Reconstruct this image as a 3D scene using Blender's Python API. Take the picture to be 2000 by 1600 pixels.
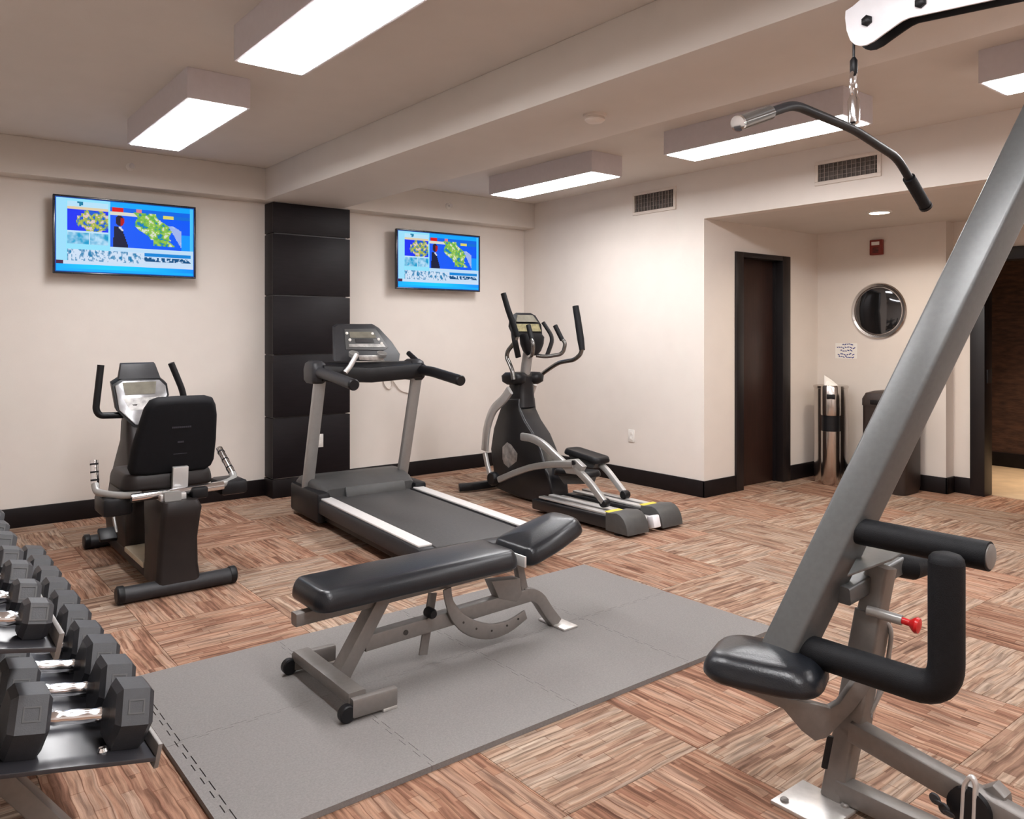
import bpy, bmesh, math, random
from mathutils import Vector, Matrix, Euler, Quaternion, noise as mnoise
random.seed(7)
for o in list(bpy.data.objects): bpy.data.objects.remove(o, do_unlink=True)
SC = bpy.context.scene
COL = SC.collection
R = math.radians

# ---------------------------------------------------------------- camera
# world: X runs along the television wall, Y runs towards it, metres
F, YAW, HZ, H = 1546.0, R(38.4), 649.5, 1.45
cam = bpy.data.cameras.new('camera'); cam.sensor_width = 36.0
cam.lens = 36.0 * F / 2000.0
cam.shift_y = (HZ - 800.0) / 2000.0
cam.clip_start = 0.02
cam_o = bpy.data.objects.new('camera', cam); COL.objects.link(cam_o)
cam_o.location = (0, 0, H); cam_o.rotation_euler = (R(90), 0, -YAW)
SC.camera = cam_o

# ---------------------------------------------------------------- world and exposure
w = bpy.data.worlds.new('world'); SC.world = w; w.use_nodes = True
w.node_tree.nodes['Background'].inputs[0].default_value = (1.0, 0.9, 0.8, 1)
w.node_tree.nodes['Background'].inputs[1].default_value = 0.02
SC.view_settings.view_transform = 'Standard'
SC.view_settings.look = 'None'
SC.view_settings.gamma = 1.0
SC.view_settings.use_curve_mapping = False
SC.view_settings.exposure = 0.0
LIGHT = 36.5            # radiance of the ceiling fixtures' diffusers
DOWN = 28.0            # alcove downlight
SC.cycles.max_bounces = 8
SC.cycles.diffuse_bounces = 6
SC.cycles.sample_clamp_indirect = 6.0

# ---------------------------------------------------------------- measuring helpers (photo column/row -> point on a chosen plane)
_fw = Vector((math.sin(YAW), math.cos(YAW), 0)); _rt = Vector((math.cos(YAW), -math.sin(YAW), 0))
_C = Vector((0, 0, H))
def _ray(u, v): return _fw + _rt * ((u - 1000) / F) + Vector((0, 0, (HZ - v) / F))
def px(u, v, x): d = _ray(u, v); return _C + d * (x / d.x)
def py(u, v, y): d = _ray(u, v); return _C + d * (y / d.y)
def pz(u, v, z): d = _ray(u, v); return _C + d * ((z - H) / d.z)
def pd(u, v, D): return _C + _ray(u, v) * D

# ---------------------------------------------------------------- materials
def srgb(r, g, b):
    f = lambda c: (c / 12.92) if c <= 0.04045 else ((c + 0.055) / 1.055) ** 2.4
    return (f(r / 255), f(g / 255), f(b / 255), 1)
def mat(name, col, rough=0.5, metal=0.0, spec=0.5, noise=0.0, nscale=40.0, bump=0.0, bscale=200.0, emit=None, estr=0.0, stretch=None, coat=0.0):
    m = bpy.data.materials.new(name); m.use_nodes = True
    nt = m.node_tree; N = nt.nodes; L = nt.links
    b = N['Principled BSDF']
    b.inputs['Base Color'].default_value = col
    b.inputs['Roughness'].default_value = rough
    b.inputs['Metallic'].default_value = metal
    b.inputs['Specular IOR Level'].default_value = spec
    b.inputs['Coat Weight'].default_value = coat
    if noise or bump:
        tc = N.new('ShaderNodeTexCoord'); src = tc.outputs['Object']
        if stretch:
            mp = N.new('ShaderNodeMapping'); mp.inputs['Scale'].default_value = stretch
            L.new(src, mp.inputs[0]); src = mp.outputs[0]
    if noise:
        n = N.new('ShaderNodeTexNoise'); n.inputs['Scale'].default_value = nscale; n.inputs['Detail'].default_value = 4
        L.new(src, n.inputs['Vector'])
        r = N.new('ShaderNodeValToRGB')
        r.color_ramp.elements[0].position = 0.3; r.color_ramp.elements[1].position = 0.7
        r.color_ramp.elements[0].color = [c * (1 - noise) for c in col[:3]] + [1]
        r.color_ramp.elements[1].color = [min(1, c * (1 + noise)) for c in col[:3]] + [1]
        L.new(n.outputs['Fac'], r.inputs[0]); L.new(r.outputs[0], b.inputs['Base Color'])
    if bump:
        n2 = N.new('ShaderNodeTexNoise'); n2.inputs['Scale'].default_value = bscale; n2.inputs['Detail'].default_value = 3
        L.new(src, n2.inputs['Vector'])
        bp = N.new('ShaderNodeBump'); bp.inputs['Strength'].default_value = bump; bp.inputs['Distance'].default_value = 0.004
        L.new(n2.outputs['Fac'], bp.inputs['Height']); L.new(bp.outputs[0], b.inputs['Normal'])
    if emit:
        b.inputs['Emission Color'].default_value = emit; b.inputs['Emission Strength'].default_value = estr
    return m
M = {}
M['wall'] = mat('cream_wall_paint', (0.715, 0.66, 0.61, 1), 0.75, spec=0.25, noise=0.015, nscale=6, bump=0.12, bscale=260)
M['ceil'] = mat('taupe_ceiling_paint', (0.645, 0.605, 0.56, 1), 0.85, spec=0.2, noise=0.015, nscale=5, bump=0.12, bscale=240)
M['base'] = mat('espresso_baseboard', (0.007, 0.0045, 0.005, 1), 0.5, spec=0.25, noise=0.2, nscale=12)
M['panel'] = mat('espresso_wood_panel', (0.0075, 0.0052, 0.0068, 1), 0.5, spec=0.25, noise=0.25, nscale=7, bump=0.1, bscale=30, stretch=(1.0, 1.0, 9.0))
M['door'] = mat('dark_walnut_door', (0.026, 0.0105, 0.0075, 1), 0.38, noise=0.3, nscale=6, stretch=(9, 9, 0.8))
M['frame_dark'] = mat('dark_door_frame', (0.008, 0.006, 0.007, 1), 0.4, noise=0.15, nscale=9)
M['corr'] = mat('brown_textured_wallcovering', (0.065, 0.030, 0.019, 1), 0.8, noise=0.45, nscale=9, bump=1.0, bscale=14, stretch=(1, 1, 4))
M['corrfloor'] = mat('pale_stone_floor', (0.55, 0.42, 0.29, 1), 0.5, noise=0.12, nscale=6)
M['housing'] = mat('mauve_grey_fixture_metal', (0.60, 0.565, 0.59, 1), 0.5, spec=0.3, noise=0.02, nscale=30)
M['diff'] = mat('lit_acrylic_diffuser', (0.9, 0.9, 0.9, 1), 0.5, emit=(1.0, 0.99, 1.0, 1), estr=LIGHT)
M['lampface'] = mat('lit_downlight_lens', (0.9, 0.9, 0.9, 1), 0.5, emit=(1.0, 0.86, 0.68, 1), estr=DOWN)
M['white'] = mat('white_plastic', (0.75, 0.73, 0.69, 1), 0.4, noise=0.02)
M['paper'] = mat('white_paper', (0.82, 0.80, 0.76, 1), 0.8, noise=0.03, nscale=15)
M['ink'] = mat('blue_ink', (0.02, 0.04, 0.22, 1), 0.7, noise=0.2, nscale=30)
M['black'] = mat('black_plastic', (0.007, 0.007, 0.0085, 1), 0.42, spec=0.3, noise=0.2, nscale=20)
M['blacksat'] = mat('satin_black_shroud', (0.011, 0.011, 0.013, 1), 0.32, noise=0.15, nscale=10)
M['brownblk'] = mat('brown_black_shroud', (0.013, 0.0095, 0.009, 1), 0.45, spec=0.3, noise=0.2, nscale=8)
M['charcoal'] = mat('charcoal_plastic', (0.026, 0.026, 0.029, 1), 0.45, spec=0.35, noise=0.1, nscale=25)
M['dgrey'] = mat('dark_grey_plastic', (0.060, 0.060, 0.060, 1), 0.5, noise=0.08, nscale=25)
M['foam'] = mat('black_foam_rubber', (0.006, 0.0065, 0.008, 1), 0.6, spec=0.22, noise=0.2, nscale=60, bump=0.25, bscale=350)
M['vinyl'] = mat('black_vinyl_upholstery', (0.009, 0.0105, 0.014, 1), 0.28, spec=0.45, noise=0.15, nscale=30, bump=0.15, bscale=220)
M['fabric'] = mat('black_backrest_shell', (0.0035, 0.0035, 0.005, 1), 0.7, spec=0.2, noise=0.2, nscale=40)
M['steel'] = mat('taupe_powder_coated_steel', (0.19, 0.175, 0.165, 1), 0.42, metal=0.3, noise=0.05, nscale=50, bump=0.06, bscale=500)
M['armsteel'] = mat('grey_powder_coated_steel', (0.115, 0.118, 0.118, 1), 0.38, metal=0.4, noise=0.06, nscale=60, bump=0.06, bscale=500)
M['tsteel'] = mat('silver_grey_paint', (0.34, 0.335, 0.325, 1), 0.36, metal=0.4, noise=0.03, nscale=30)
M['silver'] = mat('bright_silver_paint', (0.62, 0.61, 0.60, 1), 0.3, metal=0.5, noise=0.03, nscale=30)
M['chrome'] = mat('chrome', (0.82, 0.82, 0.84, 1), 0.12, metal=1.0, noise=0.02, nscale=8)
M['stainless'] = mat('brushed_stainless', (0.62, 0.58, 0.55, 1), 0.2, metal=1.0, noise=0.05, nscale=30, stretch=(1, 1, 0.05))
M['plate'] = mat('white_painted_steel', (0.80, 0.80, 0.84, 1), 0.35, noise=0.03, nscale=20)
M['footplate'] = mat('bare_steel_plate', (0.62, 0.60, 0.58, 1), 0.35, metal=0.6, noise=0.1, nscale=30)
M['strip'] = mat('pale_grey_side_rail', (0.64, 0.62, 0.61, 1), 0.4, noise=0.04, nscale=40)
M['belt'] = mat('grey_running_belt', (0.052, 0.050, 0.050, 1), 0.55, noise=0.15, nscale=60, bump=0.2, bscale=500)
M['mat'] = mat('grey_foam_mat', (0.20, 0.188, 0.182, 1), 0.8, spec=0.2, noise=0.10, nscale=140, bump=0.3, bscale=420)
M['rubberhex'] = mat('black_rubber_head', (0.030, 0.031, 0.036, 1), 0.42, noise=0.12, nscale=50, bump=0.1, bscale=300)
M['tray'] = mat('dark_rack_tray', (0.032, 0.032, 0.038, 1), 0.3, noise=0.1, nscale=20, spec=0.6)
M['red'] = mat('red_plastic', (0.55, 0.01, 0.012, 1), 0.3, noise=0.05)
M['redbox'] = mat('dark_red_alarm_plastic', (0.20, 0.022, 0.016, 1), 0.4, noise=0.1)
M['mirror'] = mat('dark_convex_glass', (0.10, 0.10, 0.105, 1), 0.05, metal=0.9, noise=0.05, nscale=9)
M['bin'] = mat('dark_brown_bin_plastic', (0.030, 0.020, 0.017, 1), 0.45, noise=0.1, nscale=20)
M['grille'] = mat('brown_grille', (0.26, 0.22, 0.20, 1), 0.5, noise=0.1, nscale=40)
M['voidm'] = mat('opening_shade', (0.035, 0.030, 0.027, 1), 0.9, noise=0.1)  # flat dark tone standing in for the shade inside holes and slots
M['ventframe'] = mat('cream_vent_frame', (0.66, 0.59, 0.53, 1), 0.5, noise=0.02)
M['lcd'] = mat('console_display', (0.17, 0.16, 0.13, 1), 0.15, spec=0.8, noise=0.15, nscale=18)
M['yellow'] = mat('yellow_sticker', (0.65, 0.52, 0.05, 1), 0.5, noise=0.05)
M['beige'] = mat('beige_rail_cover', (0.46, 0.40, 0.30, 1), 0.5, noise=0.06)
M['bezel'] = mat('black_gloss_bezel', (0.012, 0.013, 0.02, 1), 0.2, noise=0.1)
M['greytxt'] = mat('grey_print', (0.03, 0.03, 0.042, 1), 0.6, noise=0.1)
M['olive'] = mat('olive_keypad', (0.21, 0.185, 0.10, 1), 0.35, noise=0.35, nscale=30)
M['ductm'] = mat('grey_duct_shade', (0.11, 0.095, 0.085, 1), 0.9, noise=0.3, nscale=25)  # grey tone standing in for the shaded duct behind the louvers
M['conface'] = mat('silver_grey_console', (0.36, 0.36, 0.37, 1), 0.22, metal=0.6, noise=0.25, nscale=9)
M['dchrome'] = mat('dark_chrome', (0.22, 0.215, 0.21, 1), 0.2, metal=0.9, noise=0.1, nscale=8)
M['logo'] = mat('grey_silver_badge', (0.42, 0.41, 0.40, 1), 0.3, metal=0.5, noise=0.35, nscale=25)

def carpet_material():
    m = bpy.data.materials.new('streaked_loop_carpet'); m.use_nodes = True
    nt = m.node_tree; N = nt.nodes; L = nt.links; b = N['Principled BSDF']
    b.inputs['Roughness'].default_value = 0.95; b.inputs['Specular IOR Level'].default_value = 0.1
    tc = N.new('ShaderNodeTexCoord'); oi = N.new('ShaderNodeObjectInfo')
    mul = N.new('ShaderNodeMath'); mul.operation = 'MULTIPLY'; mul.inputs[1].default_value = 53.0
    L.new(oi.outputs['Random'], mul.inputs[0])
    cmb = N.new('ShaderNodeCombineXYZ'); L.new(mul.outputs[0], cmb.inputs[0]); L.new(mul.outputs[0], cmb.inputs[1])
    add = N.new('ShaderNodeVectorMath'); add.operation = 'ADD'
    L.new(tc.outputs['Object'], add.inputs[0]); L.new(cmb.outputs[0], add.inputs[1])
    # gentle waviness of the streaks
    wn = N.new('ShaderNodeTexNoise'); wn.inputs['Scale'].default_value = 5.0; L.new(add.outputs[0], wn.inputs['Vector'])
    ws = N.new('ShaderNodeVectorMath'); ws.operation = 'SCALE'; ws.inputs['Scale'].default_value = 0.028
    L.new(wn.outputs['Color'], ws.inputs[0])
    ad2 = N.new('ShaderNodeVectorMath'); ad2.operation = 'ADD'; L.new(add.outputs[0], ad2.inputs[0]); L.new(ws.outputs[0], ad2.inputs[1])
    def mp(s):
        q = N.new('ShaderNodeMapping'); q.inputs['Scale'].default_value = s; L.new(ad2.outputs[0], q.inputs[0]); return q.outputs[0]
    def brick(bw, rh, mort, offs):
        q = N.new('ShaderNodeTexBrick'); L.new(ad2.outputs[0], q.inputs['Vector'])
        q.offset = offs; q.offset_frequency = 2; q.squash = 0.62; q.squash_frequency = 3
        q.inputs['Color1'].default_value = (0, 0, 0, 1); q.inputs['Color2'].default_value = (1, 1, 1, 1); q.inputs['Mortar'].default_value = (.45, .45, .45, 1)
        q.inputs['Scale'].default_value = 1; q.inputs['Mortar Size'].default_value = mort; q.inputs['Mortar Smooth'].default_value = .3
        q.inputs['Bias'].default_value = 0; q.inputs['Brick Width'].default_value = bw; q.inputs['Row Height'].default_value = rh
        return q
    b1 = brick(.38, .042, .0016, .37); b2 = brick(.24, .0165, .0005, .43)
    mx_ = N.new('ShaderNodeMix'); mx_.data_type = 'RGBA'; mx_.inputs[0].default_value = .42
    L.new(b1.outputs['Color'], mx_.inputs[6]); L.new(b2.outputs['Color'], mx_.inputs[7])
    rp = N.new('ShaderNodeValToRGB'); cr = rp.color_ramp
    stops = [(0.0, (.185, .115, .088)), (0.22, (.33, .205, .155)), (0.42, (.43, .29, .22)), (0.60, (.50, .375, .30)), (0.80, (.40, .305, .255)), (1.0, (.60, .485, .40))]
    cr.elements[0].position = 0; cr.elements[0].color = (*stops[0][1], 1)
    cr.elements[1].position = 1; cr.elements[1].color = (*stops[-1][1], 1)
    for p, c in stops[1:-1]:
        e = cr.elements.new(p); e.color = (*c, 1)
    L.new(mx_.outputs[2], rp.inputs[0])
    # thin dark yarn lines between the streaks
    r2 = N.new('ShaderNodeValToRGB'); r2.color_ramp.elements[0].position = 0.0; r2.color_ramp.elements[1].position = 0.8
    r2.color_ramp.elements[0].color = (1, 1, 1, 1); r2.color_ramp.elements[1].color = (.60, .54, .51, 1)
    L.new(b1.outputs['Fac'], r2.inputs[0])
    n3 = N.new('ShaderNodeTexNoise'); n3.inputs['Scale'].default_value = 1; n3.inputs['Detail'].default_value = 5; L.new(mp((5, 70, 1)), n3.inputs['Vector'])
    r3 = N.new('ShaderNodeValToRGB'); r3.color_ramp.elements[0].position = 0.36; r3.color_ramp.elements[1].position = 0.60
    r3.color_ramp.elements[0].color = (.55, .52, .50, 1); r3.color_ramp.elements[1].color = (1.10, 1.08, 1.06, 1)
    L.new(n3.outputs['Fac'], r3.inputs[0])
    def mulc(a, bb):
        q = N.new('ShaderNodeMix'); q.data_type = 'RGBA'; q.blend_type = 'MULTIPLY'; q.inputs[0].default_value = 1
        L.new(a, q.inputs[6]); L.new(bb, q.inputs[7]); return q.outputs[2]
    c = mulc(mulc(mulc(rp.outputs[0], r2.outputs[0]), r3.outputs[0]), oi.outputs['Color'])
    L.new(c, b.inputs['Base Color'])
    n4 = N.new('ShaderNodeTexNoise'); n4.inputs['Scale'].default_value = 420; L.new(tc.outputs['Object'], n4.inputs['Vector'])
    bp = N.new('ShaderNodeBump'); bp.inputs['Strength'].default_value = 0.5; bp.inputs['Distance'].default_value = 0.004
    L.new(n4.outputs['Fac'], bp.inputs['Height']); L.new(bp.outputs[0], b.inputs['Normal'])
    return m
M['carpet'] = carpet_material()

def screen_material():
    m = bpy.data.materials.new('lit_television_picture'); m.use_nodes = True
    nt = m.node_tree; N = nt.nodes; L = nt.links; b = N['Principled BSDF']
    a = N.new('ShaderNodeVertexColor'); a.layer_name = 'picture'
    b.inputs['Base Color'].default_value = (0.006, 0.006, 0.006, 1); b.inputs['Roughness'].default_value = 0.45; b.inputs['Specular IOR Level'].default_value = 0.12
    L.new(a.outputs['Color'], b.inputs['Emission Color']); b.inputs['Emission Strength'].default_value = 0.85
    return m
M['screen'] = screen_material()

# ---------------------------------------------------------------- mesh builder
OFF = {}
def V(*a): return Vector(a)
def fillet(pts, r, n=5):
    pts = [Vector(p) for p in pts]; out = [pts[0]]
    for i in range(1, len(pts) - 1):
        a, b, c = pts[i-1], pts[i], pts[i+1]
        d1, d2 = (a - b), (c - b); k = min(r, d1.length * .49, d2.length * .49)
        s, e = b + d1.normalized() * k, b + d2.normalized() * k
        for j in range(n + 1):
            t = j / n; out.append(s * (1-t)**2 + b * 2*t*(1-t) + e * t*t)
    out.append(pts[-1]); return out
def rrect(w, h, r, n=3):
    r = min(r, w * .499, h * .499); P = []
    for cx, cy, a0 in ((w/2-r, h/2-r, 0), (-w/2+r, h/2-r, 90), (-w/2+r, -h/2+r, 180), (w/2-r, -h/2+r, 270)):
        for j in range(n + 1):
            a = R(a0 + 90 * j / n); P.append((cx + r*math.cos(a), cy + r*math.sin(a)))
    return P
def circ(rx, ry=None, n=14):
    ry = ry or rx
    return [(rx*math.cos(2*math.pi*i/n), ry*math.sin(2*math.pi*i/n)) for i in range(n)]
class MB:
    def __init__(s): s.bm = bmesh.new()
    def _xf(s, vs, T):
        for v in vs: v.co = T @ v.co
    def box(s, c, size, rot=None, bev=0.0, seg=2):
        t = bmesh.new(); bmesh.ops.create_cube(t, size=1.0)
        for v in t.verts: v.co = Vector((v.co.x*size[0], v.co.y*size[1], v.co.z*size[2]))
        if bev: bmesh.ops.bevel(t, geom=list(t.edges), offset=min(bev, min(size)*.49), segments=seg, profile=0.5, affect='EDGES', clamp_overlap=True)
        T = Matrix.Translation(Vector(c))
        if rot is not None:
            T = T @ (rot.to_matrix().to_4x4() if isinstance(rot, (Euler, Quaternion)) else (rot.to_4x4() if isinstance(rot, Matrix) else Euler(rot).to_matrix().to_4x4()))
        s._xf(t.verts, T); s._merge(t); return s
    def bb(s, x0, x1, y0, y1, z0, z1, bev=0.0, seg=2):
        return s.box(((x0+x1)/2, (y0+y1)/2, (z0+z1)/2), (abs(x1-x0), abs(y1-y0), abs(z1-z0)), bev=bev, seg=seg)
    def _merge(s, t):
        me = bpy.data.meshes.new('tmp'); t.to_mesh(me); t.free(); s.bm.from_mesh(me); bpy.data.meshes.remove(me)
    def prism(s, pts, vec, bev=0.0, seg=2):
        t = bmesh.new(); vec = Vector(vec)
        a = [t.verts.new(Vector(p)) for p in pts]; b = [t.verts.new(Vector(p) + vec) for p in pts]
        t.faces.new(a); t.faces.new(b[::-1]); n = len(pts)
        for i in range(n): t.faces.new((a[i], b[i], b[(i+1) % n], a[(i+1) % n]))
        bmesh.ops.recalc_face_normals(t, faces=list(t.faces))
        if bev:
            caps = [e for e in t.edges if any(len(f.verts) == n for f in e.link_faces)] if n != 4 else list(t.edges)
            bmesh.ops.bevel(t, geom=caps, offset=bev, segments=seg, profile=0.5, affect='EDGES', clamp_overlap=True)
        s._merge(t); return s
    def sweep(s, prof, pts, up=(0, 0, 1), scales=None, caps=True):
        pts = [Vector(p) for p in pts]; rings = []; n = len(prof); up = Vector(up)
        tg = []
        for i in range(len(pts)):
            a = pts[max(0, i-1)]; b = pts[min(len(pts)-1, i+1)]; tg.append((b - a).normalized())
        x = tg[0].cross(up)
        if x.length < 1e-4: x = tg[0].cross(Vector((1, 0, 0)))
        x.normalize(); t0 = tg[0]
        for i, p in enumerate(pts):
            q = t0.rotation_difference(tg[i]); x = q @ x; t0 = tg[i]; y = x.cross(t0)
            k = scales[i] if scales else 1.0
            rings.append([s.bm.verts.new(p + x * (u * k) + y * (v * k)) for u, v in prof])
        for a, b in zip(rings, rings[1:]):
            for j in range(n): s.bm.faces.new((a[j], a[(j+1) % n], b[(j+1) % n], b[j]))
        if caps: s.bm.faces.new(rings[0][::-1]); s.bm.faces.new(rings[-1])
        return s
    def tube(s, pts, r, bend=0.0, n=14, scales=None, ry=None):
        if bend: pts = fillet(pts, bend)
        return s.sweep(circ(r, ry, n), pts, scales=scales)
    def bar(s, pts, w, h, r=0.006, up=(0, 0, 1), bend=0.0, scales=None):
        if bend: pts = fillet(pts, bend)
        return s.sweep(rrect(w, h, r, 2), pts, up=up, scales=scales)
    def lathe(s, prof, c=(0, 0, 0), axis=(0, 0, 1), n=28):
        ax = Vector(axis).normalized(); q = Vector((0, 0, 1)).rotation_difference(ax); c = Vector(c); rings = []
        for r, z in prof:
            rings.append([s.bm.verts.new(c + q @ Vector((max(r, 1e-4)*math.cos(2*math.pi*i/n), max(r, 1e-4)*math.sin(2*math.pi*i/n), z))) for i in range(n)])
        for a, b in zip(rings, rings[1:]):
            for j in range(n): s.bm.faces.new((a[j], a[(j+1) % n], b[(j+1) % n], b[j]))
        s.bm.faces.new(rings[0][::-1]); s.bm.faces.new(rings[-1]); return s
    def loft(s, rings):
        rr = [[s.bm.verts.new(Vector(p)) for p in r] for r in rings]; n = len(rr[0])
        for a, b in zip(rr, rr[1:]):
            for j in range(n): s.bm.faces.new((a[j], a[(j+1) % n], b[(j+1) % n], b[j]))
        s.bm.faces.new(rr[0][::-1]); s.bm.faces.new(rr[-1]); return s
    def pad(s, outline, c, ex, ey, ez, th, edge, crown=0.0, n=5):
        # upholstered cushion: 2D outline (CCW) with rounded rim, stacked rings
        ex, ey, ez, c = Vector(ex), Vector(ey), Vector(ez), Vector(c)
        n_ = len(outline); O = [Vector((p[0], p[1])) for p in outline]
        area = sum(O[i].x*O[(i+1) % n_].y - O[(i+1) % n_].x*O[i].y for i in range(n_)); sg = 1 if area > 0 else -1
        nr = []
        for i in range(n_):
            d = (O[(i+1) % n_] - O[i-1]).normalized(); nr.append(Vector((-d.y, d.x)) * sg)     # inward normal
        cx = sum(p.x for p in O)/n_; cy = sum(p.y for p in O)/n_
        hx = max(abs(p.x-cx) for p in O) - edge; hy = max(abs(p.y-cy) for p in O) - edge; hm = min(hx, hy)
        def ring(inset, z, k=1.0):
            kx, ky = 1-(1-k)*hm/hx, 1-(1-k)*hm/hy; out = []
            for p, q in zip(O, nr):
                p = p + q*inset; out.append(c + ex*(cx+(p.x-cx)*kx) + ey*(cy+(p.y-cy)*ky) + ez*z)
            return out
        rings = [ring(edge*.6, 0), ring(edge*.15, th*.08), ring(0, th*.2)]
        for i in range(1, n+1):
            a = R(90*i/n); rings.append(ring(edge*(1-math.cos(a)), th*.2 + (th*.8)*math.sin(a)))
        for k in (.82, .6, .35, .1): rings.append(ring(edge, th + crown*(1-k*k), k))
        return s.loft(rings)
    def build(s, name, material, parent=None, origin=None, smooth=38, at=None):
        bm = s.bm
        bmesh.ops.recalc_face_normals(bm, faces=list(bm.faces))
        off = Vector(origin) if origin is not None else (OFF[parent.name] if parent is not None else Vector((0, 0, 0)))
        for v in bm.verts: v.co -= off
        me = bpy.data.meshes.new(name); bm.to_mesh(me); bm.free()
        me.materials.append(material if not isinstance(material, str) else M[material])
        for p in me.polygons: p.use_smooth = True
        me.set_sharp_from_angle(angle=R(smooth))
        o = bpy.data.objects.new(name, me); COL.objects.link(o)
        OFF[o.name] = off
        if parent is not None: o.parent = parent
        else: o.location = off
        return o
def thing(name, label, cat, loc=(0, 0, 0), group=None):
    o = bpy.data.objects.new(name, None); COL.objects.link(o); o.location = loc; o.empty_display_size = 0.1
    OFF[o.name] = Vector(loc); tag(o, label, cat, group); return o
def tag(o, label, cat, group=None):
    o['label'] = label; o['category'] = cat
    if group: o['group'] = group
    return o
def struct(o, label=None):
    o['kind'] = 'structure'
    if label: o['label'] = label
    return o
def copy_tree(o, parent=None):
    c = o.copy(); COL.objects.link(c); c.parent = parent
    for ch in [k for k in o.children]: copy_tree(ch, c)
    return c

# ================================================================ THE ROOM
YW, XR, YF = 6.90, 5.64, 6.71          # television wall, right wall, face of soffit/pillar
X0, Y0 = -0.75, -2.6                   # left wall, wall behind the camera
ZS, ZC, ZA = 2.60, 2.875, 2.45         # soffit underside, ceiling, alcove ceiling
XA, XB, YA, YE = 7.47, 7.62, 4.40, 1.0 # alcove back, recessed back, door wall, alcove end
struct(MB().bb(X0, XR, YW, YW+.12, 0, ZC+.1).build('wall_back', 'wall'), 'cream painted wall carrying the two televisions')
struct(MB().bb(X0-.12, X0, Y0, YW, 0, ZC+.1).build('wall_left', 'wall'), 'cream painted side wall behind the dumbbell rack')
struct(MB().bb(X0, XR, Y0-.12, Y0, 0, ZC+.1).build('wall_front', 'wall'), 'cream painted wall behind the viewer')
m = MB().bb(XR, XR+.12, YA, YW+.12, 0, ZC+.1).bb(XR, XR+.12, YE, YA, ZA, ZC+.1).bb(XR, XR+.12, Y0, YE, 0, ZC+.1)
struct(m.build('wall_right', 'wall'), 'cream painted wall with two air vents and the alcove opening')
# alcove
dx0, dx1, dz = 6.08, 6.95, 2.19
m = MB().bb(XR+.12, dx0, YA, YA+.12, 0, ZA).bb(dx1, XB+.1, YA, YA+.12, 0, ZA).bb(dx0, dx1, YA, YA+.12, dz, ZA)
struct(m.build('wall_alcove_side', 'wall'), 'cream alcove wall around the dark door')
YS = 3.15
m = MB().bb(XA, XA+.2, YS, YA, 0, ZA)
struct(m.build('wall_alcove_back', 'wall'), 'cream alcove wall with round mirror')
m = MB().bb(XB, XB+.12, 3.0, YS, 0, ZA).bb(XB, XB+.12, 1.85, 3.0, 2.19, ZA).bb(XB, XB+.12, YE, 1.85, 0, ZA)
struct(m.build('wall_alcove_recess', 'wall'), 'cream wall around the corridor doorway')
struct(MB().bb(XR+.12, XB+.12, YE-.12, YE, 0, ZA).build('wall_alcove_end', 'wall'))
struct(MB().bb(XR+.12, XB+.12, YE-.12, YA+.12, ZA, ZA+.1).build('ceiling_alcove', 'ceil'), 'lowered taupe alcove ceiling')
# corridor
struct(MB().bb(9.5, 9.6, 0.0, 6.0, 0, 2.6).build('wall_corridor', 'corr'), 'brown textured corridor wall seen through the doorway')
struct(MB().bb(XB+.12, 9.5, 0.0, 6.0, -.06, 0.0).build('floor_corridor', 'corrfloor'), 'pale stone corridor floor')
struct(MB().bb(XB+.12, 9.5, 0.0, 6.0, 2.6, 2.7).build('ceiling_corridor', 'ceil'))
struct(MB().bb(9.47, 9.498, 0.0, 6.0, 0, 0.15, bev=.004).build('baseboard_corridor', 'base'))
struct(MB().bb(XB+.12, 9.5, 5.9, 6.0, 0, 2.6).build('wall_corridor_end', 'corr'))
struct(MB().bb(XB+.12, 9.5, 0.0, 0.1, 0, 2.6).build('wall_corridor_near', 'corr'))
# ceiling
struct(MB().bb(X0-.1, XR+.12, Y0-.1, YW+.12, ZC, ZC+.1).build('ceiling', 'ceil'), 'taupe painted ceiling')
struct(MB().bb(2.59, 3.335, Y0, YF, ZS, ZC, bev=.006).build('trim_1', 'ceil'), 'wide dropped beam running across the ceiling')
struct(MB().bb(X0, XR, YF, YW, ZS, ZC, bev=.006).build('trim_2', 'ceil'), 'taupe soffit above the television wall')
# baseboards
BH = .145
def basebd(name, *boxes):
    m = MB()
    for b in boxes: m.bb(*b, 0.0, BH, bev=.005)
    return struct(m.build(name, 'base'), 'tall espresso baseboard')
basebd('baseboard_back', (X0, 2.655, YW-.02, YW), (3.395, XR, YW-.02, YW))
basebd('baseboard_right', (XR-.02, XR, YA-.02, YW-.02))
basebd('baseboard_alcove_side', (XR-.02, dx0, YA-.02, YA), (dx1, XA-.0, YA-.02, YA))
basebd('baseboard_alcove_back', (XA-.02, XA, YS-.02, YA-.02), (XA-.02, XB, YS-.02, YS), (XB-.02, XB, 3.0, YS-.02))
basebd('baseboard_left', (X0, X0+.02, Y0, YW-.02))

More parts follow.
